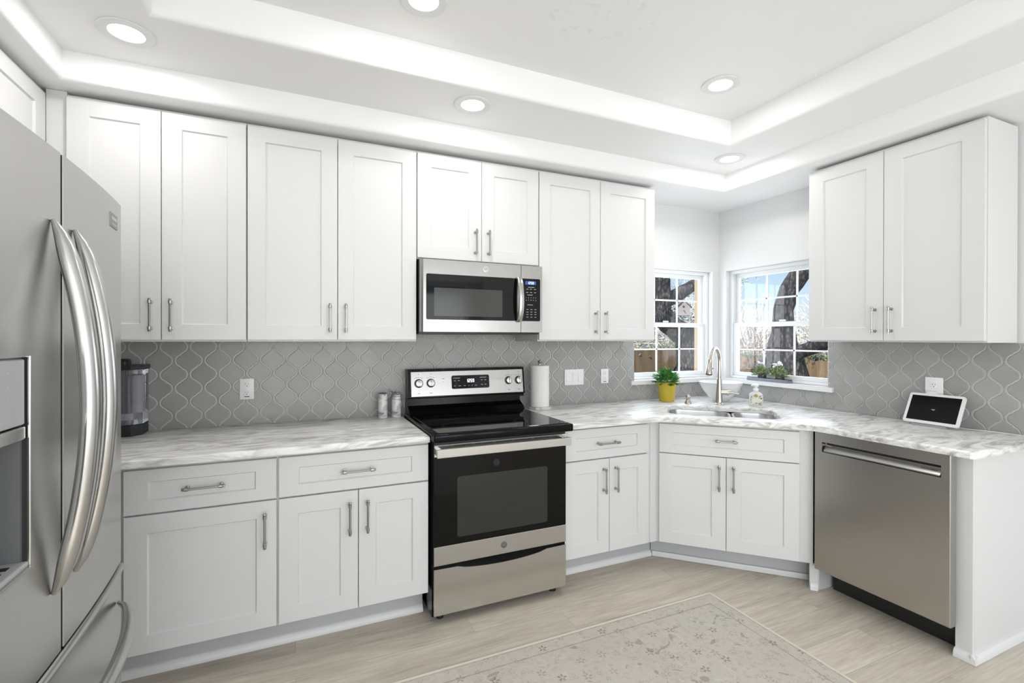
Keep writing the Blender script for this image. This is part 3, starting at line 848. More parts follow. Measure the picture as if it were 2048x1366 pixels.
for x in (.669, .742, 1.253, 1.323):
    KM = MP @ Matrix.Translation((x, -.004, .085)) @ Matrix.Rotation(PI / 2, 4, 'X')
    b = MB(); b.lathe([(.024, 0), (.0235, .007), (.021, .012), (.0195, .020), (.012, .0215)], (0, 0, 0), 28, KM)
    b.box(-.0045, .0045, -.020, .020, .016, .031, .002, 2, KM)
    kn = b.build('knob', steel_s, rg, smooth=True)
    MB().lathe([(.0265, 0), (.0265, .0022), (.0245, .0025)], (0, 0, 0), 28, KM).build('knob_ring', blackm, kn, smooth=True)
# oven door
YD = 2.256
b = MB(); b.box(RX0 + .003, RX1 - .003, YD + .006, 2.274, .283, .885, .002, 1); od = b.build('oven_door', blackm, rg)
b = MB(); b.box(RX0 + .003, RX1 - .003, YD, YD + .006, .376, .806, .001, 1); b.build('door_glass', glassb, od)
b = MB(); b.prism(rrect(.719, 1.216, .408, .703, .012, 4), 0, .0008, Matrix.Translation((0, YD, 0)) @ Matrix.Rotation(PI / 2, 4, 'X')); b.build('oven_window', ovenwin, od)
b = MB(); b.box(RX0 + .003, RX1 - .003, YD - .002, YD + .006, .284, .375, .0015, 1); b.build('lower_trim', steel_h, od)
b = MB(); b.box(RX0 + .003, RX1 - .003, YD - .003, YD + .006, .807, .866, .0015, 1); tp = b.build('upper_trim', steel_h, od)
b = MB()
for i in range(5):
    x = .70 + i * .108; b.box(x, x + .096, YD - .0036, YD - .002, .8545, .8585)
b.build('vent_slot', darkgap, tp)
b = MB(); b.box(RX0 + .004, RX1 - .004, 2.198, 2.212, .814, .855, .0025, 2)
for x in (RX0 + .004, RX1 - .032): b.box(x, x + .028, 2.21, YD - .002, .822, .852, .004, 2)
b.build('handle', steel_h, od)
LM = Matrix.Translation((.966, YD - .002, .329)) @ Matrix.Rotation(PI / 2, 4, 'X')
logo_m = mat('grey_round_emblem', (.13, .13, .125), .35, .3)
lg = MB().lathe([(.0165, 0), (.0165, .0015), (.0150, .002)], (0, 0, 0), 32, LM).build('emblem', logo_m, od, smooth=True)
text_mb('GE', .016, LM @ Matrix.Translation((0, 0, .0021)), .0003).build('emblem_letters', mat('emblem_light', (.2, .2, .195), .4), lg)
LM2 = Matrix.Translation((.926, YD, .752)) @ Matrix.Rotation(PI / 2, 4, 'X')
MB().lathe([(.0175, 0), (.0175, .0008), (.0165, .001)], (0, 0, 0), 32, LM2).build('glass_emblem', mat('dark_emblem', (.003, .003, .003), .5), od)
# storage drawer with a dipped top edge, feet
b = MB(); pts = [(RX0 + .003, .045), (RX1 - .003, .045), (RX1 - .003, .268)]
for i in range(13):
    t = i / 12; x = (RX1 - .12) - t * (RX1 - RX0 - .24); pts.append((x, .266 - .024 * math.sin(PI * t) ** .6))
pts.append((RX0 + .003, .268))
b.prism(pts, 0, .018, Matrix.Translation((0, YD + .017, 0)) @ Matrix.Rotation(PI / 2, 4, 'X'))
b.build('storage_drawer', steel_h, rg)
for x in (RX0 + .05, RX1 - .05):
    for y in (2.32, 2.86): MB().lathe([(.018, .001), (.018, .02), (.012, .024), (.012, .036)], (x, y, 0), 16).build('foot', blackm, rg, smooth=True)

# ------------------------------------------------------------------ over-the-range microwave
mx0, mx1, mz0, mz1, my = .606, 1.344, 1.412, 1.803, 2.552
mw = thing('microwave', 'stainless over-the-range microwave with black glass door above the stove', 'microwave', ((mx0 + mx1) / 2, 2.75, mz0))
b = MB(); b.box(mx0 + .004, mx1 - .004, 2.60, 2.938, mz0 - .012, mz1 + .004); b.build('body', blackm, mw)
b = MB(); b.prism([(mx0 + .002, 2.598), (mx0 + .002, 2.575), (mx0 + .008, 2.560), (mx0 + .016, my), (1.1975, my), (1.1975, 2.598)], mz0, mz1); md = b.build('door', steel_m, mw)
b = MB(); b.prism([(1.2005, 2.598), (1.2005, my), (mx1 - .008, my), (mx1 - .001, 2.562), (mx1 - .001, 2.598)], mz0, mz1); mc = b.build('control_housing', steel_m, mw)
FM = Matrix.Translation((0, my, 0)) @ Matrix.Rotation(PI / 2, 4, 'X')
b = MB(); b.prism(rrect(.638, 1.172, 1.478, 1.725, .008, 4), 0, .0016, FM); b.build('door_glass', glassb, md)
b = MB(); b.prism(rrect(.681, 1.080, 1.498, 1.651, .004, 3), .0016, .0021, FM); b.build('window_screen', mwwin, md)
b = MB(); b.prism(rrect(1.203, 1.324, 1.478, 1.727, .008, 4), 0, .0016, FM); kp = b.build('control_panel', glassb, mw)
b = MB(); b.prism(rrect(1.226, 1.296, 1.692, 1.712, .002, 2), .0016, .0019, FM); b.build('clock_window', dispbg, kp)
b = MB(); seg_digits(b, '1258', 1.241, 1.695, .0075, .0145, .0032, Matrix.Translation((0, my - .0019, 0))); b.build('clock_digits', dispb, kp)
b = MB()
def row(z, xs_, w_, h_=.0028):
    for x in xs_: b.box(x, x + w_, my - .0021, my - .0016, z, z + h_)
row(1.675, (1.243,), .042); row(1.664, (1.232, 1.255, 1.282), .014); row(1.645, (1.232, 1.257, 1.283), .013); row(1.630, (1.240,), .034)
for z in (1.545, 1.530, 1.516, 1.500): row(z, (1.234, 1.260, 1.286), .012)
row(1.572, (1.240,), .036)
b.build('panel_print', legend, kp)
b = MB()
for i, dgt in enumerate('1234567890'):
    x = 1.228 + (i % 5) * .0155; z = 1.615 - (i // 5) * .015
    t_ = text_mb(dgt, .010, Matrix.Translation((x + .004, my - .0017, z)) @ Matrix.Rotation(PI / 2, 4, 'X'), .0002); b.bm.from_mesh(t_.build('tmp', legend).data)
    tmpo = bpy.data.objects['tmp']; bpy.data.objects.remove(tmpo)
b.build('keypad_digits', legend, kp)
b = MB(); N_ = 14
path = [(1.183, my - .012 - .030 * math.sin(PI * (i / N_)) ** .55, 1.476 + .252 * i / N_) for i in range(N_ + 1)]
b.tube(path, [.0165] * (N_ + 1), 14, (1.0, .55, (1, 0, 0)))
b.build('handle', steel_s, md, smooth=True)
LM3 = Matrix.Translation((.980, my, 1.768)) @ Matrix.Rotation(PI / 2, 4, 'X')
lg = MB().lathe([(.0175, 0), (.0175, .001), (.0155, .0012), (.0155, .0006)], (0, 0, 0), 32, LM3).build('emblem', steel_s, md, smooth=True)
text_mb('GE', .017, LM3 @ Matrix.Translation((0, 0, .0012)), .0004).build('emblem_letters', mat('emblem_grey', (.30, .30, .29), .35, 1), lg)

# ------------------------------------------------------------------ dishwasher and end panel (faces -x)
dw = thing('dishwasher', 'stainless dishwasher with a recessed pocket handle under the right countertop', 'dishwasher', (2.85, 1.41, 0))
b = MB(); b.box(2.606, 3.17, 1.134, 1.705, .115, .872); b.build('tub', blackm, dw)
b = MB(); b.box(2.70, 2.72, 1.136, 1.70, .001, .14); b.build('toe_panel', blackm, dw)
dwx, dy0, dy1, dz0, dz1 = 2.556, 1.1185, 1.712, .138, .880
py0, py1, pz0, pz1 = 1.152, 1.672, .776, .829
b = MB()
bm = b.bm
def R4(y0, y1, z0, z1, x): return [bm.verts.new(v) for v in ((x, y0, z0), (x, y1, z0), (x, y1, z1), (x, y0, z1))]
rs = [R4(dy0, dy1, dz0, dz1, 2.604), R4(dy0, dy1, dz0, dz1, dwx + .003), R4(dy0 + .003, dy1 - .003, dz0 + .003, dz1 - .003, dwx), R4(py0, py1, pz0, pz1, dwx), R4(py0, py1, pz0, pz1, dwx + .034)]
bm.faces.new(rs[0])
for a, c in zip(rs, rs[1:]):
    for i in range(4): bm.faces.new((a[i], a[(i + 1) % 4], c[(i + 1) % 4], c[i]))
bm.faces.new(rs[-1])
dd = b.build('door', steel_d, dw)
b = MB(); pr = [(dwx + .001, pz0 + .004), (dwx + .001, pz0 + .009), (dwx + .020, pz0 + .030), (dwx + .032, pz0 + .030), (dwx + .032, pz0 + .002)]
A = [b.bm.verts.new((x, py0 + .005, z)) for x, z in pr]; B_ = [b.bm.verts.new((x, py1 - .008, z)) for x, z in pr]
for i in range(len(pr)): j = (i + 1) % len(pr); b.bm.faces.new((A[i], A[j], B_[j], B_[i]))
b.bm.faces.new(A); b.bm.faces.new(B_[::-1])
b.build('pocket_handle', steel_s, dd)
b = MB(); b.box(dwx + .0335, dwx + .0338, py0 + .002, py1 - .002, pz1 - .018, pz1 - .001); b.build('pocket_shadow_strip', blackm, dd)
sl = math.atan2(.021, .019)
b = MB()
for i, w_ in enumerate((.008, .006, .007, .005, .008, .006, .007)):
    y = 1.232 - i * .0092; b.box(dwx + .0122, dwx + .0130, y - w_, y, pz0 + .0236, pz0 + .0268)
b.build('handle_print', printd, dd)

ep = thing('end_panel', 'white painted end panel closing the counter run right of the dishwasher', 'panel', (2.9, 1.075, 0))
b = MB(); b.box(2.6441, 3.197, 1.071, 1.092, .001, .882); b.box(2.626, 2.644, 1.071, 1.131, .001, .882, .001, 1); b.build('panel', white, ep)
def quarter_round(mb, p0, p1, outn, r=.030):
    """bullnose strip from p0 to p1 on the floor, projecting along outn"""
    pr = [(0, 0), (.018, 0), (.0178, .010), (.0165, .020), (.013, .029), (.007, .035), (0, .037)]
    A = [mb.bm.verts.new((p0[0] + outn[0] * d, p0[1] + outn[1] * d, .001 + z)) for d, z in pr]
    B = [mb.bm.verts.new((p1[0] + outn[0] * d, p1[1] + outn[1] * d, .001 + z)) for d, z in pr]
    for i in range(len(pr)): j = (i + 1) % len(pr); mb.bm.faces.new((A[i], A[j], B[j], B[i]))
    mb.bm.faces.new(A); mb.bm.faces.new(B[::-1])
b = MB(); quarter_round(b, (2.608, 1.071), (3.197, 1.071), (0, -1)); quarter_round(b, (2.626, 1.053), (2.626, 1.131), (-1, 0)); b.build('shoe_molding', trimw, ep)
b = MB(); b.box(2.612, 3.1, 1.722, 1.738, .001, .142); b.prism([(2.586, 1.757), (2.612, 1.731), (2.624, 1.743), (2.598, 1.769)], .001, .142); b.build('filler_board', white, sc, M=sc_inv)
b = MB(); quarter_round(b, (2.586, 1.757), (2.612, 1.731), (-DG, -DG)); b.build('shoe_molding', trimw, sc, M=sc_inv)

# ------------------------------------------------------------------ french-door refrigerator (faces +x)
fr = thing('refrigerator', 'grey stainless french-door refrigerator with bowed handles at the left edge', 'refrigerator', (-.85, 1.334, 0))
FY0, FY1, FYM = .874, 1.794, 1.334
SKB = -.492
def fx(y):    # bowed door front
    t = (y - FYM) / .46; return -.455 - .020 * abs(t) ** 2.2
def door_prism(mb, y0, y1, z0, z1, back=-.545, r=.008, r2=None):
    r2 = r if r2 is None else r2
    n = 14; ys = [y0 + (y1 - y0) * i / n for i in range(n + 1)]
    pts = [(back, y0), ] + [(fx(y), y) for y in ys] + [(back, y1)]
    if r: pts[1] = (fx(y0) - r, y0); pts.insert(2, (fx(y0 + r), y0 + r * .8))
    if r2: pts[-2] = (fx(y1) - r2, y1); pts.insert(-2, (fx(y1 - r2), y1 - r2 * .8))
    mb.prism(pts, z0, z1)
b = MB(); b.box(-1.26, -.552, FY0 + .004, FY1 - .004, .03, 1.745); b.build('case', mat('fridge_case_grey', (.30, .30, .30), .5), fr)
for y in (FY0 + .06, FY1 - .06):
    MB().lathe([(.02, .001), (.02, .03)], (-.62, y, 0), 16).build('foot', blackm, fr)
for y0, y1 in ((FY0, FYM - .006), (FYM + .006, FY1)):
    near = y0 == FY0
    if near:
        b = MB()                                                  # door with the dispenser opening
        door_prism(b, FY0, .905, .715, 1.77, SKB, r2=0); door_prism(b, 1.195, FYM - .006, .715, 1.77, SKB, r=0, r2=.002)
        door_prism(b, .905, 1.195, .715, .951, SKB, r=0); door_prism(b, .905, 1.195, 1.343, 1.77, SKB, r=0)
    else:
        b = MB(); door_prism(b, y0, y1, .715, 1.77, SKB, r=.002, r2=.010)
    dr = b.build('door', [steel_v, mat('door_liner_grey', (.03, .03, .03), .5)], fr, smooth=True)
    for pl in dr.data.polygons:
        if abs(pl.normal.y) > .97: pl.material_index = 1
    b = MB()
    if near: b.box(-.545, SKB, FY0 + .003, .904, .718, 1.767); b.box(-.545, SKB, 1.196, y1 - .003, .718, 1.767); b.box(-.545, SKB, .904, 1.196, .718, .950); b.box(-.545, SKB, .904, 1.196, 1.344, 1.767)
    else: b.box(-.545, SKB, y0 + .003, y1 - .003, .718, 1.767)
    b.build('door_liner', mat('door_liner_grey', (.03, .03, .03), .5), dr)
    hy = FYM - .052 if near else FYM + .055
    b = MB(); N_ = 26; pth = []; rad = []
    for i in range(N_ + 1):
        t = i / N_; s_ = math.sin(PI * t)
        pth.append((fx(hy) + .004 + .060 * s_ ** .75, hy, .855 + .765 * t)); rad.append(.005 + .0155 * min(1, (s_ * 3.2)) ** .6)
    b.tube(pth, rad, 16, (.85, 1.0, (1, 0, 0))); b.build('handle', steel_s, dr, smooth=True)
    if near:
        xc = fx(1.05)
        b = MB(); b.box(xc - .004, xc + .003, .907, 1.188, 1.218, 1.339, .002, 1); b.build('dispenser_panel', fridge_panel, dr)
        b = MB()
        b.box(-.545, -.540, .905, 1.195, .951, 1.343)
        b.box(-.54, xc - .004, 1.188, 1.195, .951, 1.343); b.box(-.54, xc - .004, .905, .912, .951, 1.343); b.box(-.54, xc - .004, .912, 1.188, 1.336, 1.343)
        b.build('dispenser_cavity', fridge_dark, dr)
        b = MB(); b.box(-.538, xc + .004, .907, 1.190, 1.190, 1.215, .003, 2); b.build('dispenser_visor', steel_s, dr)
        b = MB(); b.box(-.539, xc + .006, .906, 1.194, .951, .962, .003, 2); tr = b.build('drip_tray', fridge_panel, dr)
        b = MB()
        for i in range(9): b.box(-.525, xc - .01, .93 + i * .028, .944 + i * .028, .962, .9632)
        b.build('drip_grille', darkgap, tr)
        b = MB(); x1_ = fx(1.195) + .004
        b.box(x1_ - .006, x1_, 1.192, 1.199, .949, 1.346, .002, 2); b.box(x1_ - .006, x1_, .901, .908, .949, 1.346, .002, 2); b.box(x1_ - .006, x1_ + .004, .908, 1.192, .947, .953, .002, 2)
        b.build('dispenser_bezel', steel_s, dr)
        b = MB()
        for i in range(3): b.box(xc + .003, xc + .0034, 1.128, 1.132, 1.315 - i * .024, 1.3165 - i * .024)
        b.build('panel_print', mat('light_print', (.6, .6, .6), .5), dr)
    else:
        xm = fx(1.70); b = MB()
        MY = Matrix.Translation((fx(1.695) - .002, 1.695, 1.705)) @ Matrix.Rotation(math.atan2(fx(1.73) - fx(1.66), .07) * -1, 4, 'Z')
        b.box(0, .004, -.036, .036, -.020, .020, .001, 1, MY); bd = b.build('badge', badge_m, dr)
        b = MB()
        for i, (y_, w_) in enumerate(((-.026, .007), (-.017, .005), (-.010, .006), (-.002, .006), (.006, .005), (.013, .006), (.021, .006))): b.box(.004, .0043, y_, y_ + w_, .002, .010, M=MY)
        for i in range(6): b.box(.004, .0043, -.024 + i * .0085, -.019 + i * .0085, -.012, -.008, M=MY)
        b.build('badge_lettering', mat('badge_light', (.6, .6, .59), .4), bd)
b = MB(); door_prism(b, FY0, FY1, .055, .700, back=-.545)
fd = b.build('freezer_drawer', steel_v, fr, smooth=True)
b = MB(); n = 24
for k in range(n):       # lip along the top edge of the freezer drawer
    pass
pth = [(fx(FY0 + .006 + (FY1 - FY0 - .012) * i / n) - .004, FY0 + .006 + (FY1 - FY0 - .012) * i / n, .697) for i in range(n + 1)]
b.tube(pth, .013, 12); b.build('top_lip', steel_s, fd, smooth=True)
b = MB(); N_ = 30; pth = []; rad = []
for i in range(N_ + 1):
    t = i / N_; s_ = math.sin(PI * t); y_ = FY0 + .065 + (FY1 - FY0 - .13) * t
    pth.append((fx(y_) + .004 + .072 * s_ ** .6, y_, .617)); rad.append(.005 + .013 * min(1, s_ * 2.4) ** .7)
b.tube(pth, rad, 16, (.8, 1.05, (1, 0, 0))); b.build('handle', steel_s, fd, smooth=True)

# ------------------------------------------------------------------ recessed ceiling lights
first = None
LIGHTS = [((-.585, 2.272, Z1), 'recessed ceiling light on the lower step above the refrigerator corner'),
          ((.800, 2.268, Z1), 'recessed ceiling light on the lower step above the stove'),
          ((2.545, 2.269, Z1), 'small-looking recessed ceiling light on the lower step near the window corner'),
          ((1.992, 1.833, Z2), 'recessed light on the raised ceiling nearest the window corner'),
          ((.450, 1.845, Z2), 'recessed light on the raised ceiling cut by the top of the photo')]
for loc, lab in LIGHTS:
    if first is None:
        first = thing('ceiling_light', lab, 'light', loc, 0, 'round recessed ceiling lights', local=True)
        MB().lathe([(.092, -.0005), (.092, -.004), (.088, -.007), (.058, -.006), (.054, -.0005)], (0, 0, 0), 48, caps=False).build('trim_ring', trimw, first, smooth=True)
        MB().lathe([(.0545, -.0045), (.045, -.0058), (.02, -.0066), (.0001, -.0068)], (0, 0, 0), 40, caps=False).build('lens', lens_m, first, smooth=True)
    else: dup(first, loc, 0, lab)
LP = [l[0] for l in LIGHTS]
for x, y, z in LP:
    add_light('lamp_beam', 'AREA', (x, y, z - .012), (0, 0, 0), LAMP_W, .11, None, (1, .975, .94), 'DISK')

# ------------------------------------------------------------------ wall plates
def receptacle(mb_body, mb_slot, cz, y, cx=0):
    mb_body.lathe([(.0165, 0), (.0165, .0025), (.0155, .003)], (0, 0, 0), 24, Matrix.Translation((cx, y, cz)) @ Matrix.Rotation(PI / 2, 4, 'X'))
    for dx in (-.006, .006): mb_slot.box(cx + dx - .001, cx + dx + .001, y - .0034, y - .0028, cz + .002, cz + .009)
    mb_slot.lathe([(.0024, 0), (.0024, .0005)], (0, 0, 0), 12, Matrix.Translation((cx, y - .0029, cz - .006)) @ Matrix.Rotation(PI / 2, 4, 'X'))
def outlet(loc, rot, label, w=.068, h=.112, plug=False, dx=0):
    e = thing('wall_outlet', label, 'outlet', loc, rot, None, local=True)
    b = MB(); b.box(-w / 2, w / 2, -.006, 0, -h / 2, h / 2, .003, 2); b.build('plate', platew, e, smooth=True)
    for cz in ((.023, -.021) if not plug else (.012,)):
        rb = MB(); sb = MB(); receptacle(rb, sb, cz, -.006, dx)
        rc = rb.build('receptacle', platew, e, smooth=True); sb.build('slots', slotb, rc)
    if not plug: MB().box(-.012, .012, -.0066, -.006, -.043, -.039).build('maker_print', slotb, e)
    if plug:
        b = MB(); b.box(-.02, .02, -.034, -.007, -.052, -.020, .005, 2); b.build('plug', platew, e, smooth=True)
    return e
WY = YB - .0153
outlet((-.238, WY, 1.104), 0, 'white duplex wall outlet left of the stove, under the tall cabinets')
outlet((2.055, WY, 1.103), 0, 'white duplex wall outlet between the light switches and the window', w=.066, h=.105)
e = outlet((XR - .0153, 1.466, 1.112), -PI / 2, 'white square wall plate outlet behind the tablet', w=.082, h=.112, plug=True, dx=.001)
sw = thing('light_switch', 'white three-gang rocker switch plate right of the paper towels', 'switch', (1.797, WY, 1.103), 0, None, local=True)
b = MB(); b.box(-.078, .078, -.006, 0, -.056, .056, .003, 2); b.build('plate', platew, sw, smooth=True)
for i in (-1, 0, 1):
    b = MB(); A = [b.bm.verts.new(v) for v in ((i * .046 - .0165, -.006, -.033), (i * .046 + .0165, -.006, -.033), (i * .046 + .0165, -.006, .033), (i * .046 - .0165, -.006, .033))]
    k = 1 if i != 0 else -1
    B_ = [b.bm.verts.new(v) for v in ((i * .046 - .0155, -.0085 - .002 * k, -.032), (i * .046 + .0155, -.0085 - .002 * k, -.032), (i * .046 + .0155, -.0085 + .0015 * k, .032), (i * .046 - .0155, -.0085 + .0015 * k, .032))]
    for q in range(4): b.bm.faces.new((A[q], A[(q + 1) % 4], B_[(q + 1) % 4], B_[q]))
    b.bm.faces.new(B_); b.build('rocker', platew, sw)

# ------------------------------------------------------------------ things on the counter
CZ = .9145
# black appliance with clear tank by the refrigerator
ap = thing('water_dispenser', 'black countertop water dispenser with clear tank beside the refrigerator', 'appliance', (-.73, 2.86, CZ))
b = MB(); b.prism([(-.80, 2.79), (-.705, 2.79), (-.668, 2.83), (-.668, 2.93), (-.80, 2.93)], CZ, .966); b.build('base', blackm, ap)
b = MB(); b.box(-.80, -.735, 2.855, 2.935, .966, 1.275, .012, 3); b.build('column', blackm, ap, smooth=True)
b = MB(); b.prism([(-.80, 2.795), (-.708, 2.795), (-.668, 2.83), (-.668, 2.93), (-.732, 2.93), (-.732, 2.85), (-.80, 2.85)], .968, 1.226); b.build('tank', clearp, ap)
b = MB(); b.prism([(-.81, 2.785), (-.703, 2.785), (-.66, 2.825), (-.66, 2.93), (-.732, 2.932), (-.732, 2.85), (-.81, 2.85)], 1.226, 1.246); b.build('lid', blackm, ap)
b = MB(); b.prism([(-.78, 2.81), (-.725, 2.80), (-.70, 2.812), (-.70, 2.84), (-.78, 2.84)], .99, 1.02); b.build('filter_cap', mat('lavender_plastic', (.5, .5, .58), .4), ap)
b = MB(); b.lathe([(.026, 1.02), (.026, 1.19), (.02, 1.2)], (-.703, 2.868, 0), 16); b.build('filter_cartridge', mat('white_filter', (.62, .62, .68), .5), ap, smooth=True)
b = MB()
for z in (1.19, 1.165, 1.13, 1.05, 1.02): b.box(-.752, -.748, 2.7935, 2.7945, z, z + .005)
b.build('level_mark', slotb, ap)

g1 = thing('pepper_grinder', 'grey-veined marble grinder with black rim, left of the pair by the stove', 'grinder', (.462, 2.868, CZ), 0, 'marble grinders by the stove')
MB().lathe([(.0255, 0), (.026, .003), (.026, .136), (.0245, .140)], (.462, 2.868, CZ), 28).build('body', marble, g1, smooth=True)
MB().lathe([(.0235, .1402), (.0235, .143), (.019, .1445)], (.462, 2.868, CZ), 28).build('cap', blackm, g1, smooth=True)
g2 = thing('salt_jar', 'white marble jar topped with a dark wire loop, right of the pair by the stove', 'jar', (.541, 2.872, CZ))
MB().lathe([(.0265, 0), (.0275, .004), (.0275, .106), (.026, .112), (.0245, .128), (.022, .134), (.010, .137)], (.541, 2.872, CZ), 28).build('body', marble, g2, smooth=True)
b = MB(); c0 = Vector((.541, 2.872, CZ))
for j, (zz, r_, ph) in enumerate(((.138, .024, 0), (.128, .029, 1.2), (.110, .0285, 2.1))):
    b.tube([c0 + Vector((r_ * math.cos(a + ph), r_ * math.sin(a + ph), zz + .006 * math.sin(a * 1.0 + j))) for a in [2 * PI * i / 20 for i in range(21)]], .0011, 6)
b.tube([c0 + Vector(v) for v in ((.0, -.015, .137), (-.012, -.02, .148), (-.034, -.01, .150), (-.042, .0, .156), (-.040, 0, .165))], .0015, 6)
b.tube([c0 + Vector(v) for v in ((.024, -.01, .132), (.036, -.012, .125), (.036, -.01, .108), (.030, -.012, .095))], .0012, 6)
b.build('wire_clasp', mat('dark_wire', (.07, .07, .07), .4, .8), g2, smooth=True)

ph = thing('paper_towel_holder', 'marble-based upright paper towel holder right of the stove', 'holder', (1.469, 2.835, CZ))
MB().lathe([(.076, 0), (.078, .004), (.078, .012), (.075, .015)], (1.469, 2.835, CZ), 40).build('base', marble, ph, smooth=True)
MB().lathe([(.006, .015), (.006, .295), (.012, .298), (.015, .307), (.012, .316), (.004, .319)], (1.469, 2.835, CZ), 20).build('rod', nickel, ph, smooth=True)
b = MB(); b.lathe([(.019, .0155), (.060, .0155), (.0625, .018), (.0625, .282), (.060, .2845), (.019, .2845), (.019, .0155)], (1.469, 2.835, CZ), 44, caps=False)
tag(b.build('paper_towel_roll', paper, None, smooth=True), 'white paper towel roll standing on its holder right of the stove', 'paper towels')

def leaves_cluster(mb, c, rx, rz, n, ln, wd, seed, up=.6, zmin=0.0):
    rnd = random.Random(seed)
    for i in range(n):
        th = rnd.uniform(0, 2 * PI); ph = rnd.uniform(.05, 1) ** .7 * PI / 2 * 1.08
        d = Vector((math.cos(th) * math.sin(ph), math.sin(th) * math.sin(ph), math.cos(ph) * rz / rx))
        base = Vector(c) + Vector((d.x * rx * .35, d.y * rx * .35, d.z * rx * .35 + zmin))
        L = ln * rnd.uniform(.7, 1.15)
        ax_ = (d + Vector((rnd.uniform(-.4, .4), rnd.uniform(-.4, .4), up * rnd.uniform(.1, .8)))).normalized()
        side = ax_.cross(Vector((rnd.uniform(-.3, .3), rnd.uniform(-.3, .3), 1))).normalized(); nrm = side.cross(ax_)
        base = base + d * rx * rnd.uniform(.0, .45)
        w_ = wd * rnd.uniform(.8, 1.2)
        prof = [(0, .15), (.3, .8), (.6, 1), (.85, .65), (1, .05)]
        L1 = []; R1_ = []; Mi = []
        for t, k in prof:
            p = base + ax_ * L * t + nrm * (-.22 * L * t * t)
            L1.append(mb.bm.verts.new(p + side * w_ * k * .5 + nrm * w_ * .12 * k)); R1_.append(mb.bm.verts.new(p - side * w_ * k * .5 + nrm * w_ * .12 * k)); Mi.append(mb.bm.verts.new(p - nrm * w_ * .08))
        for j in range(4):
            mb.bm.faces.new((L1[j], L1[j + 1], Mi[j + 1], Mi[j])); mb.bm.faces.new((Mi[j], Mi[j + 1], R1_[j + 1], R1_[j]))
px, pyy = 2.510, 2.800
pp = thing('potted_plant', 'green succulent in a yellow hammered pot on the counter left of the sink', 'plant', (px, pyy, CZ))
MB().lathe([(.050, 0), (.053, .003), (.068, .138), (.070, .142), (.0665, .142), (.064, .128)], (px, pyy, CZ), 36).build('pot', yellow, pp, smooth=True)
MB().lathe([(.0001, .126), (.063, .126)], (px, pyy, CZ), 24, caps=False).build('soil', soil, pp)
b = MB(); leaves_cluster(b, (px, pyy, CZ + .135), .092, .100, 230, .048, .026, 3); b.build('leaves', leaf_g, pp, smooth=True)

bx_, by_ = 2.872, 2.636
bw = MB(); bw.lathe([(.0001, .002), (.048, 0), (.052, .004), (.056, .010), (.085, .035), (.125, .083), (.150, .134), (.154, .142), (.151, .1425), (.146, .132), (.120, .083), (.080, .038), (.045, .018), (.0001, .016)], (bx_, by_, CZ), 56, caps=False)
tag(bw.build('white_bowl', ceram, None, smooth=True), 'wide white ceramic bowl on the counter behind the faucet', 'bowl')

# faucet: spout points towards the sink (-n direction)
fd_, fn_ = .150, 3.69
fc = thing('kitchen_faucet', 'brushed nickel gooseneck faucet behind the sink', 'faucet', (*dn(fd_, fn_), CZ))
F0 = Vector((*dn(fd_, fn_), CZ)); DN = Vector((-DG, -DG, 0)); SP = Vector((math.cos(math.radians(-154)), math.sin(math.radians(-154)), 0)); DD = Vector((DG, -DG, 0)); UPV = Vector((0, 0, 1))
MB().lathe([(.030, 0), (.030, .006), (.026, .011), (.024, .016), (.0235, .028), (.0225, .032), (.0215, .05), (.0165, .165), (.0155, .172), (.0165, .178), (.0145, .184)], F0, 28).build('body', nickel, fc, smooth=True)
b = MB(); pth = [F0 + UPV * .18, F0 + UPV * .24]
R_ = .098
zc = .298
for i in range(19):
    a = PI * i / 18 * .93; pth.append(F0 + SP * (R_ - R_ * math.cos(a)) + UPV * (zc + R_ * math.sin(a)))
b.tube(pth, [.0125] * len(pth), 16); b.build('spout', nickel, fc, smooth=True)
endp = pth[-1]; dr_ = (pth[-1] - pth[-2]).normalized()
b = MB(); b.tube([endp - dr_ * .004, endp, endp + dr_ * .006, endp + dr_ * .012, endp + dr_ * .05, endp + dr_ * .095, endp + dr_ * .102], [.0135, .0165, .0165, .0145, .0185, .0235, .0215], 20)
hd = b.build('spray_head', nickel, fc, smooth=True)
b = MB(); b.tube([endp + dr_ * .098, endp + dr_ * .104], [.0195, .019], 18); b.build('spray_face', blackm, hd)
b = MB(); q = endp + dr_ * .06 + DD * .018; b.tube([q, q + DD * .005], .006, 10); b.build('spray_button', blackm, hd)
hb = F0 + UPV * .085
b = MB(); b.tube([hb + DD * .012, hb + DD * .05, hb + DD * .051, hb + DD * .062, hb + DD * .063, hb + DD * .075], [.0185, .0185, .020, .020, .0165, .012], 18)
b.tube([hb + DD * .070, hb + DD * .095 + UPV * .0, hb + DD * .125 - UPV * .006], [.012, .010, .0085], 12); b.build('lever', nickel, fc, smooth=True)

ag = dn(-.055, 3.67)
sg = thing('soap_dispenser', 'short brushed nickel counter fitting left of the faucet', 'dispenser', (*ag, CZ))
MB().lathe([(.024, 0), (.024, .004), (.020, .012), (.014, .024), (.013, .030)], (*ag, CZ), 24).build('base', nickel, sg, smooth=True)
b = MB(); b.lathe([(.011, .030), (.016, .036), (.018, .046), (.013, .056), (.006, .062)], (*ag, CZ), 20); A0 = Vector((*ag, CZ + .044))
b.tube([A0, A0 + DN * .03 + UPV * .006, A0 + DN * .042], [.008, .007, .005], 10); b.build('pump', nickel, sg, smooth=True)

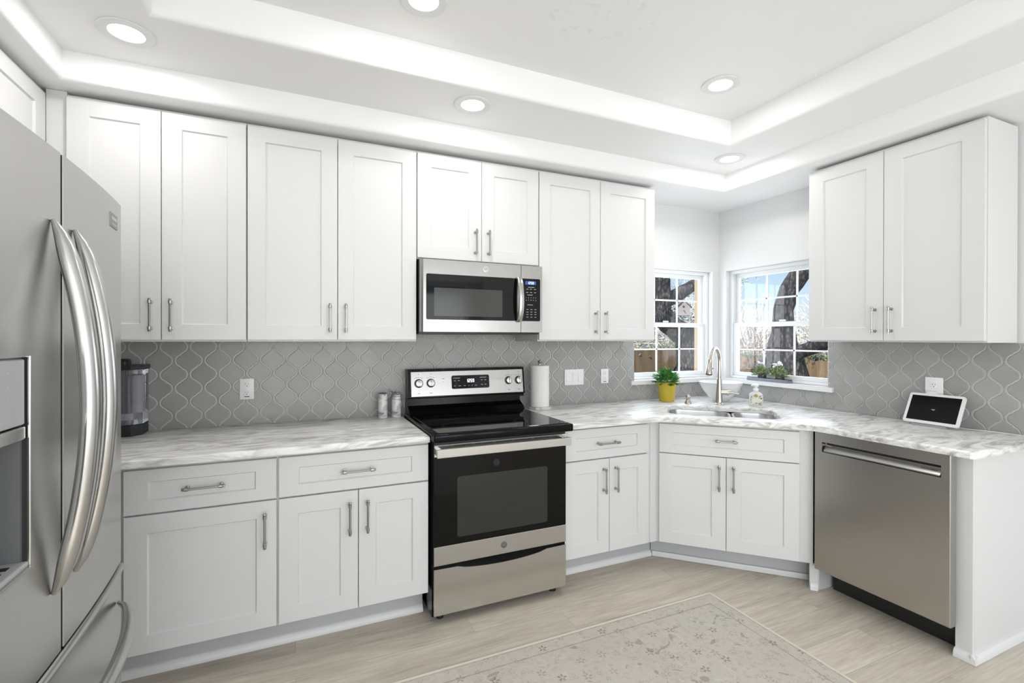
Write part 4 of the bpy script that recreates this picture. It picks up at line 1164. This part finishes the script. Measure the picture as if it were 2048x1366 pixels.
# hand soap bottle
sx_, sy_ = 2.885, 2.345
sb_ = thing('soap_bottle', 'hand soap bottle with white pump and leaf-printed label right of the faucet', 'bottle', (sx_, sy_, CZ), -PI / 4, None, local=True)
b = MB(); prof = rrect(-.043, .043, -.024, .024, .014, 5)
rr = []
for z, s_ in ((0, .93), (.004, 1), (.074, 1), (.086, .9), (.094, .6), (.098, .36), (.106, .34)):
    rr.append([b.bm.verts.new((x * s_, y * (s_ if s_ > .7 else max(s_, .5)), z)) for x, y in prof])
for a, c in zip(rr, rr[1:]):
    for i in range(len(a)): j = (i + 1) % len(a); b.bm.faces.new((a[i], a[j], c[j], c[i]))
b.bm.faces.new(rr[0][::-1]); b.bm.faces.new(rr[-1]); b.build('bottle', clearg, sb_, smooth=True)
b = MB(); b.lathe([(.018, .1062), (.018, .120), (.010, .123), (.010, .130), (.017, .133), (.019, .142), (.016, .150), (.006, .153)], (0, 0, 0), 24)
b.tube([(0, 0, .142), (-.02, -.018, .146), (-.03, -.028, .140)], [.008, .006, .005], 10); b.build('pump', ceram, sb_, smooth=True)
b = MB(); b.box(-.033, .033, -.0252, -.0242, .010, .074); lb = b.build('label', cream, sb_)
MB().lathe([(.0115, 0), (.0115, .0008)], (0, 0, 0), 24, Matrix.Translation((-.002, -.0252, .073)) @ Matrix.Rotation(PI / 2, 4, 'X')).build('gold_seal', gold, lb)
b = MB(); rnd = random.Random(5)
for i in range(34):
    t = rnd.random()
    if t < .4: x, z = rnd.uniform(-.032, .032), rnd.uniform(.010, .022)
    elif t < .75: x, z = rnd.choice((-1, 1)) * rnd.uniform(.014, .032), rnd.uniform(.05, .073)
    else: x, z = rnd.choice((-1, 1)) * rnd.uniform(.027, .033), rnd.uniform(.02, .06)
    a = rnd.uniform(0, PI); L_ = rnd.uniform(.003, .0065)
    MM = Matrix.Translation((x, -.0256, z)) @ Matrix.Rotation(a, 4, 'Y')
    b.prism([(-L_, 0), (-L_ * .3, L_ * .4), (L_, 0), (-L_ * .3, -L_ * .4)], 0, .0003, MM @ Matrix.Rotation(PI / 2, 4, 'X'))
b.build('leaf_print', mat('label_green', (.10, .14, .07), .6), lb)

# tablet on its stand
tw, thh = .252, .176
BLp = Vector((3.060, 1.556, .928)); wd_ = Vector((-.045, -.997, 0)).normalized(); upd = Vector((.088, .004, .150)).normalized(); nn_ = wd_.cross(upd) * -1
tb = thing('tablet', 'white-framed smart display with black screen on the right countertop', 'tablet', (3.10, 1.43, CZ))
TMx = Matrix(((wd_.x, upd.x, -nn_.x, BLp.x), (wd_.y, upd.y, -nn_.y, BLp.y), (wd_.z, upd.z, -nn_.z, BLp.z), (0, 0, 0, 1)))
if nn_.x > 0: TMx = Matrix(((wd_.x, upd.x, nn_.x, BLp.x), (wd_.y, upd.y, nn_.y, BLp.y), (wd_.z, upd.z, nn_.z, BLp.z), (0, 0, 0, 1)))
b = MB(); b.prism(rrect(0, tw, 0, thh, .012, 5), 0, .010, TMx); b.build('frame', platew, tb)
b = MB(); b.box(.014, tw - .014, .016, thh - .014, -.0008, 0, M=TMx); b.build('screen', screen, tb)
b = MB(); c_ = BLp + wd_ * tw * .5
b.prism([(c_.x - .005, c_.y + .075), (c_.x - .005, c_.y - .075), (c_.x + .10, c_.y - .06), (c_.x + .10, c_.y + .06)], CZ, CZ + .010); b.tube([(c_.x + .05, c_.y, CZ + .008), (c_.x + .062, c_.y, 1.0)], .022, 12)
b.build('stand', mat('grey_fabric_stand', (.35, .35, .36), .8), tb)
b = MB(); b.tube([(c_.x + .09, c_.y - .05, CZ + .004), (3.135, 1.30, CZ + .003), (3.155, 1.24, CZ + .003), (3.165, 1.15, CZ + .003), (3.16, 1.08, CZ + .003)], .0022, 8); b.build('cord', platew, tb, smooth=True)

# planters on the right window sill
ty0, ty1, txc, tz = 2.335, 2.660, 3.209, WZ0
ty = thing('planter_tray', 'long grey metal tray on the right window sill holding two pots', 'tray', (txc, 2.5, tz))
b = MB(); b.box(txc - .036, txc + .034, ty0, ty1, tz, tz + .004)
b.box(txc - .036, txc - .033, ty0, ty1, tz + .004, tz + .022); b.box(txc + .031, txc + .034, ty0, ty1, tz + .004, tz + .022)
b.box(txc - .033, txc + .031, ty0, ty0 + .003, tz + .004, tz + .022); b.box(txc - .033, txc + .031, ty1 - .003, ty1, tz + .004, tz + .022); b.build('tray', traym, ty)
b = MB()
for y in (ty0, ty1):
    s_ = 1 if y == ty1 else -1
    b.tube([(txc - .015, y, tz + .016), (txc - .013, y + s_ * .012, tz + .024), (txc + .011, y + s_ * .012, tz + .024), (txc + .013, y, tz + .016)], .002, 8)
b.build('tray_handle', mat('dark_iron', (.03, .03, .03), .5, .5), ty, smooth=True)
for y, lab, fl, sd in ((2.555, 'small leafy green plant in a grey metal pot, left on the sill tray', 0, 11), (2.408, 'white-flowering leafy plant in a grey metal pot, right on the sill tray', 1, 12)):
    p_ = thing('sill_plant', lab, 'plant', (txc, y, tz + .005), 0, 'pots on the window sill tray')
    MB().lathe([(.026, 0), (.029, .003), (.0305, .050), (.032, .053), (.029, .053), (.028, .045)], (txc, y, tz + .0045), 24).build('pot', potg, p_, smooth=True)
    MB().lathe([(.0001, .044), (.0285, .044)], (txc, y, tz + .0045), 16, caps=False).build('soil', soil, p_)
    b = MB(); leaves_cluster(b, (txc - .012, y, tz + .048), .062, .080, 190, .022, .014, sd, up=.5); b.build('leaves', leaf_p, p_, smooth=True)
    b = MB(); rnd = random.Random(sd)
    for i in range(26 if fl else 5):
        a = rnd.uniform(0, 2 * PI); r_ = rnd.uniform(.0, .045)
        b.lathe([(.0001, 0), (.007, .003), (.009, .008), (.006, .012), (.0001, .013)], (txc - .012 + r_ * math.cos(a) * .8, y + r_ * math.sin(a), tz + .10 + .03 * rnd.random() + (.045 - r_) * .4), 8, caps=False)
    b.build('blossom', flower_w, p_, smooth=True)

# ------------------------------------------------------------------ rug
b = MB(); b.box(RUG[0], RUG[2], RUG[1], RUG[3], .0008, .008, .003, 2)
tag(b.build('area_rug', rug_m), 'faded beige floral area rug on the plank floor', 'rug')

# ------------------------------------------------------------------ outdoors
b = MB(); b.box(XR + TH + .02, 40, -15, 40, -.5, -.35); b.box(-20, XR + TH + .02, YB + TH + .02, 40, -.5, -.35); struct('ground', b, grass)
b = MB(); Me = Matrix.Translation((3.9, 3.52, 2.03)) @ Matrix.Rotation(math.radians(-14), 4, 'X')
b.box(-.55, .25, -.55, .10, 0, .05, M=Me); struct('roof_eave', b, tan)
b = MB(); b.box(4.325, 4.42, 4.26, 4.36, -.35, 2.7); tag(b.build('porch_post', tan), 'tan wooden porch post outside the back window', 'post')

def fence(name, label, p0, p1, top, bot=-.35):
    d = Vector((p1[0] - p0[0], p1[1] - p0[1], 0)); L = d.length; d.normalize(); nrm = Vector((-d.y, d.x, 0))
    e = thing(name, label, 'fence', (p0[0], p0[1], bot))
    M = Matrix(((d.x, nrm.x, 0, p0[0]), (d.y, nrm.y, 0, p0[1]), (0, 0, 1, 0), (0, 0, 0, 1)))
    rnd = random.Random(int(L * 10)); b = MB(); n = int(L / .142)
    for i in range(n): b.box(i * .142 + .002, i * .142 + .139, -.009 + rnd.uniform(-.003, .003), .009, bot, top + rnd.uniform(-.012, .012), M=M)
    b.build('board_panel', wood_f, e)
    for k, z in enumerate((bot + .3, (bot + top) / 2, top - .2)): MB().box(0, L, .0095, .045, z, z + .085, M=M).build('rail', wood_f, e)
    for i in range(int(L / 2.4) + 1): MB().box(i * 2.4, i * 2.4 + .09, .046, .13, bot, top + .03, M=M).build('post', wood_f, e)
    return e
fence('wooden_fence', 'brown cedar board fence seen through the back window', (3.5, 10.0), (13.6, 10.0), 1.10)
fence('wooden_fence', 'brown cedar board fence seen through the right window', (9.6, 9.9), (9.6, 1.0), .93)

def tube_branch(mb, pts, rads, jit=.012, seed=1, seg=14):
    rnd = random.Random(seed); P_ = []; R_ = []
    for i in range(len(pts) - 1):
        a, c = Vector(pts[i]), Vector(pts[i + 1]); n = max(2, int((c - a).length / .12))
        for k in range(n):
            t = k / n
            P_.append(a.lerp(c, t) + Vector((rnd.uniform(-jit, jit), rnd.uniform(-jit, jit), rnd.uniform(-jit, jit)))); R_.append((rads[i] * (1 - t) + rads[i + 1] * t) * rnd.uniform(.95, 1.07))
    P_.append(Vector(pts[-1])); R_.append(rads[-1])
    mb.tube(P_, R_, seg)
def leaf_cloud(mb, blobs, n, size, seed):
    rnd = random.Random(seed); vol = [bl[3] ** 2 for bl in blobs]; tot = sum(vol)
    for bl, v in zip(blobs, vol):
        for _ in range(int(n * v / tot)):
            d = Vector((rnd.gauss(0, 1), rnd.gauss(0, 1), rnd.gauss(0, 1))).normalized() * bl[3] * rnd.random() ** .45
            p = Vector(bl[:3]) + Vector((d.x, d.y, d.z * (bl[4] if len(bl) > 4 else .8)))
            a = Vector((rnd.gauss(0, 1), rnd.gauss(0, 1), rnd.gauss(0, 1))).normalized(); c = a.orthogonal().normalized(); s_ = size * rnd.uniform(.6, 1.3)
            vs = [mb.bm.verts.new(q) for q in (p - a * s_, p + c * s_ * .45, p + a * s_, p - c * s_ * .45)]
            mb.bm.faces.new(vs)
# oak seen through the right window
ok = thing('oak_tree', 'gnarled old oak with a thick leaning trunk outside the right window', 'tree', (7.05, 5.2, -.35))
b = MB()
tube_branch(b, [(7.1, 5.15, -.45), (7.05, 5.17, .5), (7.0, 5.17, .92), (7.0, 5.2, 1.2), (7.0, 5.2, 1.48), (7.0, 5.21, 1.82), (7.0, 5.10, 2.13), (7.02, 4.88, 2.45), (7.1, 4.45, 3.0)], [.50, .36, .28, .22, .16, .145, .135, .135, .11], seed=2)
tube_branch(b, [(7.0, 5.15, 1.08), (6.98, 4.92, 1.16), (6.96, 4.60, 1.28), (6.9, 4.2, 1.42), (6.8, 3.5, 1.5)], [.20, .105, .105, .10, .08], seed=3)
tube_branch(b, [(7.0, 5.25, .95), (6.95, 5.55, .98), (6.9, 5.75, .90)], [.16, .06, .01], seed=4)
b.build('trunk', bark, ok, smooth=True)
b = MB(); leaf_cloud(b, [(7.3, 4.1, 1.72, .55), (7.6, 4.0, 2.2, .6), (8.2, 3.6, 1.5, .7), (7.0, 4.4, 3.2, .8), (7.8, 6.9, 2.9, .7), (7.6, 6.1, 3.0, .6)], 2600, .035, 31); b.build('foliage', leaf_o, ok)
# second oak seen through the back window
o2 = thing('oak_tree', 'broad oak with forked limbs outside the back window, by the birdhouse', 'tree', (6.9, 7.1, -.35))
b = MB()
tube_branch(b, [(6.85, 7.05, -.45), (6.84, 7.02, .6), (6.82, 7.0, 1.15), (6.72, 7.0, 1.42), (6.32, 7.0, 1.66), (6.12, 7.02, 1.88), (6.16, 7.03, 2.16), (6.12, 7.05, 2.55), (5.9, 7.1, 3.3)], [.36, .27, .24, .22, .19, .19, .19, .21, .18], seed=5)
tube_branch(b, [(6.16, 7.02, 2.02), (6.42, 7.0, 2.14), (6.68, 7.0, 2.26), (7.02, 7.0, 2.43), (7.5, 7.0, 2.7)], [.13, .13, .125, .10, .08], seed=6)
tube_branch(b, [(6.55, 6.95, 1.58), (6.0, 6.9, 1.72), (5.4, 6.8, 1.7), (4.9, 6.8, 1.6)], [.14, .15, .12, .10], seed=7)
b.build('trunk', bark, o2, smooth=True)
b = MB(); leaf_cloud(b, [(6.9, 7.6, 1.98, .40), (7.3, 7.8, 1.75, .42), (6.6, 7.5, 2.15, .2), (6.5, 7.3, 3.0, .45)], 1500, .030, 32); b.build('foliage', leaf_d, o2)
# birdhouse sits on the lower limb
bh = thing('birdhouse', 'small grey-mauve wooden birdhouse with a round hole, on the oak limb', 'birdhouse', (6.39, 6.70, 1.74))
MBH = Matrix.Translation((6.39, 6.70, 1.785)) @ Matrix.Rotation(math.radians(-42), 4, 'Z')
b = MB(); b.prism([(-.105, 0), (.105, 0), (.105, .17), (0, .275), (-.105, .17)], -.09, .09, MBH @ Matrix.Rotation(PI / 2, 4, 'X')); b.build('box', birdw, bh)
b = MB()
for s_ in (-1, 1):
    b.prism([(0, .278), (s_ * .145, .133), (s_ * .145, .148), (0, .296)], -.12, .12, MBH @ Matrix.Rotation(PI / 2, 4, 'X'))
b.build('roof', dirtw, bh)
b = MB(); b.lathe([(.020, 0), (.020, .002)], (0, 0, 0), 20, MBH @ Matrix.Translation((0, -.0905, .155)) @ Matrix.Rotation(PI / 2, 4, 'X')); b.build('entrance_hole', darkgap, bh)
b = MB(); b.tube([MBH @ Vector((0, -.09, .10)), MBH @ Vector((0, -.15, .10))], .008, 8); b.build('perch', birdw, bh)
# vines and thin winter trees behind the fences
def shrub(name, label, cat, blobs, n, size, m, seed, stems=None):
    e = thing(name, label, cat, (blobs[0][0], blobs[0][1], -.35))
    b = MB(); leaf_cloud(b, blobs, n, size, seed); b.build('foliage', m, e)
    b = MB(); rnd = random.Random(seed)
    for bl in blobs:
        x, y, z, r = bl[:4]
        for _ in range(stems or 2):
            tube_branch(b, [(x + rnd.uniform(-r, r) * .3, y + rnd.uniform(-r, r) * .3, -.4), (x + rnd.uniform(-r, r) * .5, y + rnd.uniform(-r, r) * .5, (z - .4) * .6), (x + rnd.uniform(-r, r) * .8, y + rnd.uniform(-r, r) * .8, z + r * .4)], [.035, .025, .008], .02, rnd.randint(0, 999), 7)
    b.build('stem', bark, e)
    return e
shrub('vine_hedge', 'dark green vine spilling along the top of the back fence', 'hedge', [(x, 10.25, 1.03 + .08 * math.sin(x * 2.1), .28, .7) for x in [6.6 + .36 * i for i in range(16)]], 3600, .045, hedge_m, 41, 1)
shrub('vine_hedge', 'dark green vine along the top of the right-hand fence', 'hedge', [(9.9, y, .90 + .05 * math.sin(y * 3), .24, .7) for y in [4.2 + .34 * i for i in range(17)]], 3600, .045, hedge_m, 42, 1)
def winter(name, label, c, r, h, seed, m=twig_m, n=170, leaf=None, nl=0):
    e = thing(name, label, 'tree', (c[0], c[1], -.35)); rnd = random.Random(seed); b = MB()
    tube_branch(b, [(c[0], c[1], -.4), (c[0] + .1, c[1], h * .25)], [.10, .07], .02, seed, 8)
    for i in range(n):
        th = rnd.uniform(0, 2 * PI); z0 = rnd.uniform(.1, h * .5); p = Vector((c[0] + .1, c[1], z0)); d = Vector((math.cos(th), math.sin(th), rnd.uniform(.3, 1.1))).normalized(); pts = [p]
        for k in range(5):
            d = (d + Vector((rnd.gauss(0, .25), rnd.gauss(0, .25), rnd.gauss(.03, .2)))).normalized(); pts.append(pts[-1] + d * r / 4 * rnd.uniform(.6, 1.2))
        rr = [.016 * (1 - k / 6) + .004 for k in range(6)]
        b.tube(pts, rr, 5)
        for k in range(2):
            j = rnd.randint(1, 4); q = pts[j]; d2 = (d + Vector((rnd.gauss(0, .6), rnd.gauss(0, .6), rnd.gauss(.2, .5)))).normalized()
            b.tube([q, q + d2 * r * .16, q + d2 * r * .3 + Vector((0, 0, .05))], [.008, .006, .003], 4)
    b.build('branches', m, e)
    if leaf:
        b = MB(); leaf_cloud(b, [(c[0], c[1], h * .55, r * .8, .9)], nl, .05, seed); b.build('foliage', leaf, e)
    return e
winter('winter_tree', 'pale bare-branched tree behind the right fence, left half of the right window', (11.6, 9.8), 1.7, 1.9, 51, n=260)
winter('winter_tree', 'pale bare-branched tree behind the right fence, at the oak trunk', (12.0, 7.3), 1.6, 1.9, 52, n=170, leaf=leaf_o, nl=900)
winter('winter_tree', 'leafy yellow-green tree behind the right fence, right of the oak trunk', (12.0, 5.6), 2.0, 3.4, 53, n=110, leaf=leaf_o, nl=2600)
winter('winter_tree', 'pale bare-branched tree behind the back fence', (8.6, 11.8), 1.9, 2.4, 54, n=190, leaf=leaf_o, nl=700)
winter('winter_tree', 'blue-green leafy tree far behind the back fence beyond the birdhouse', (11.4, 12.6), 2.3, 3.4, 55, n=120, leaf=leaf_d, nl=2600)
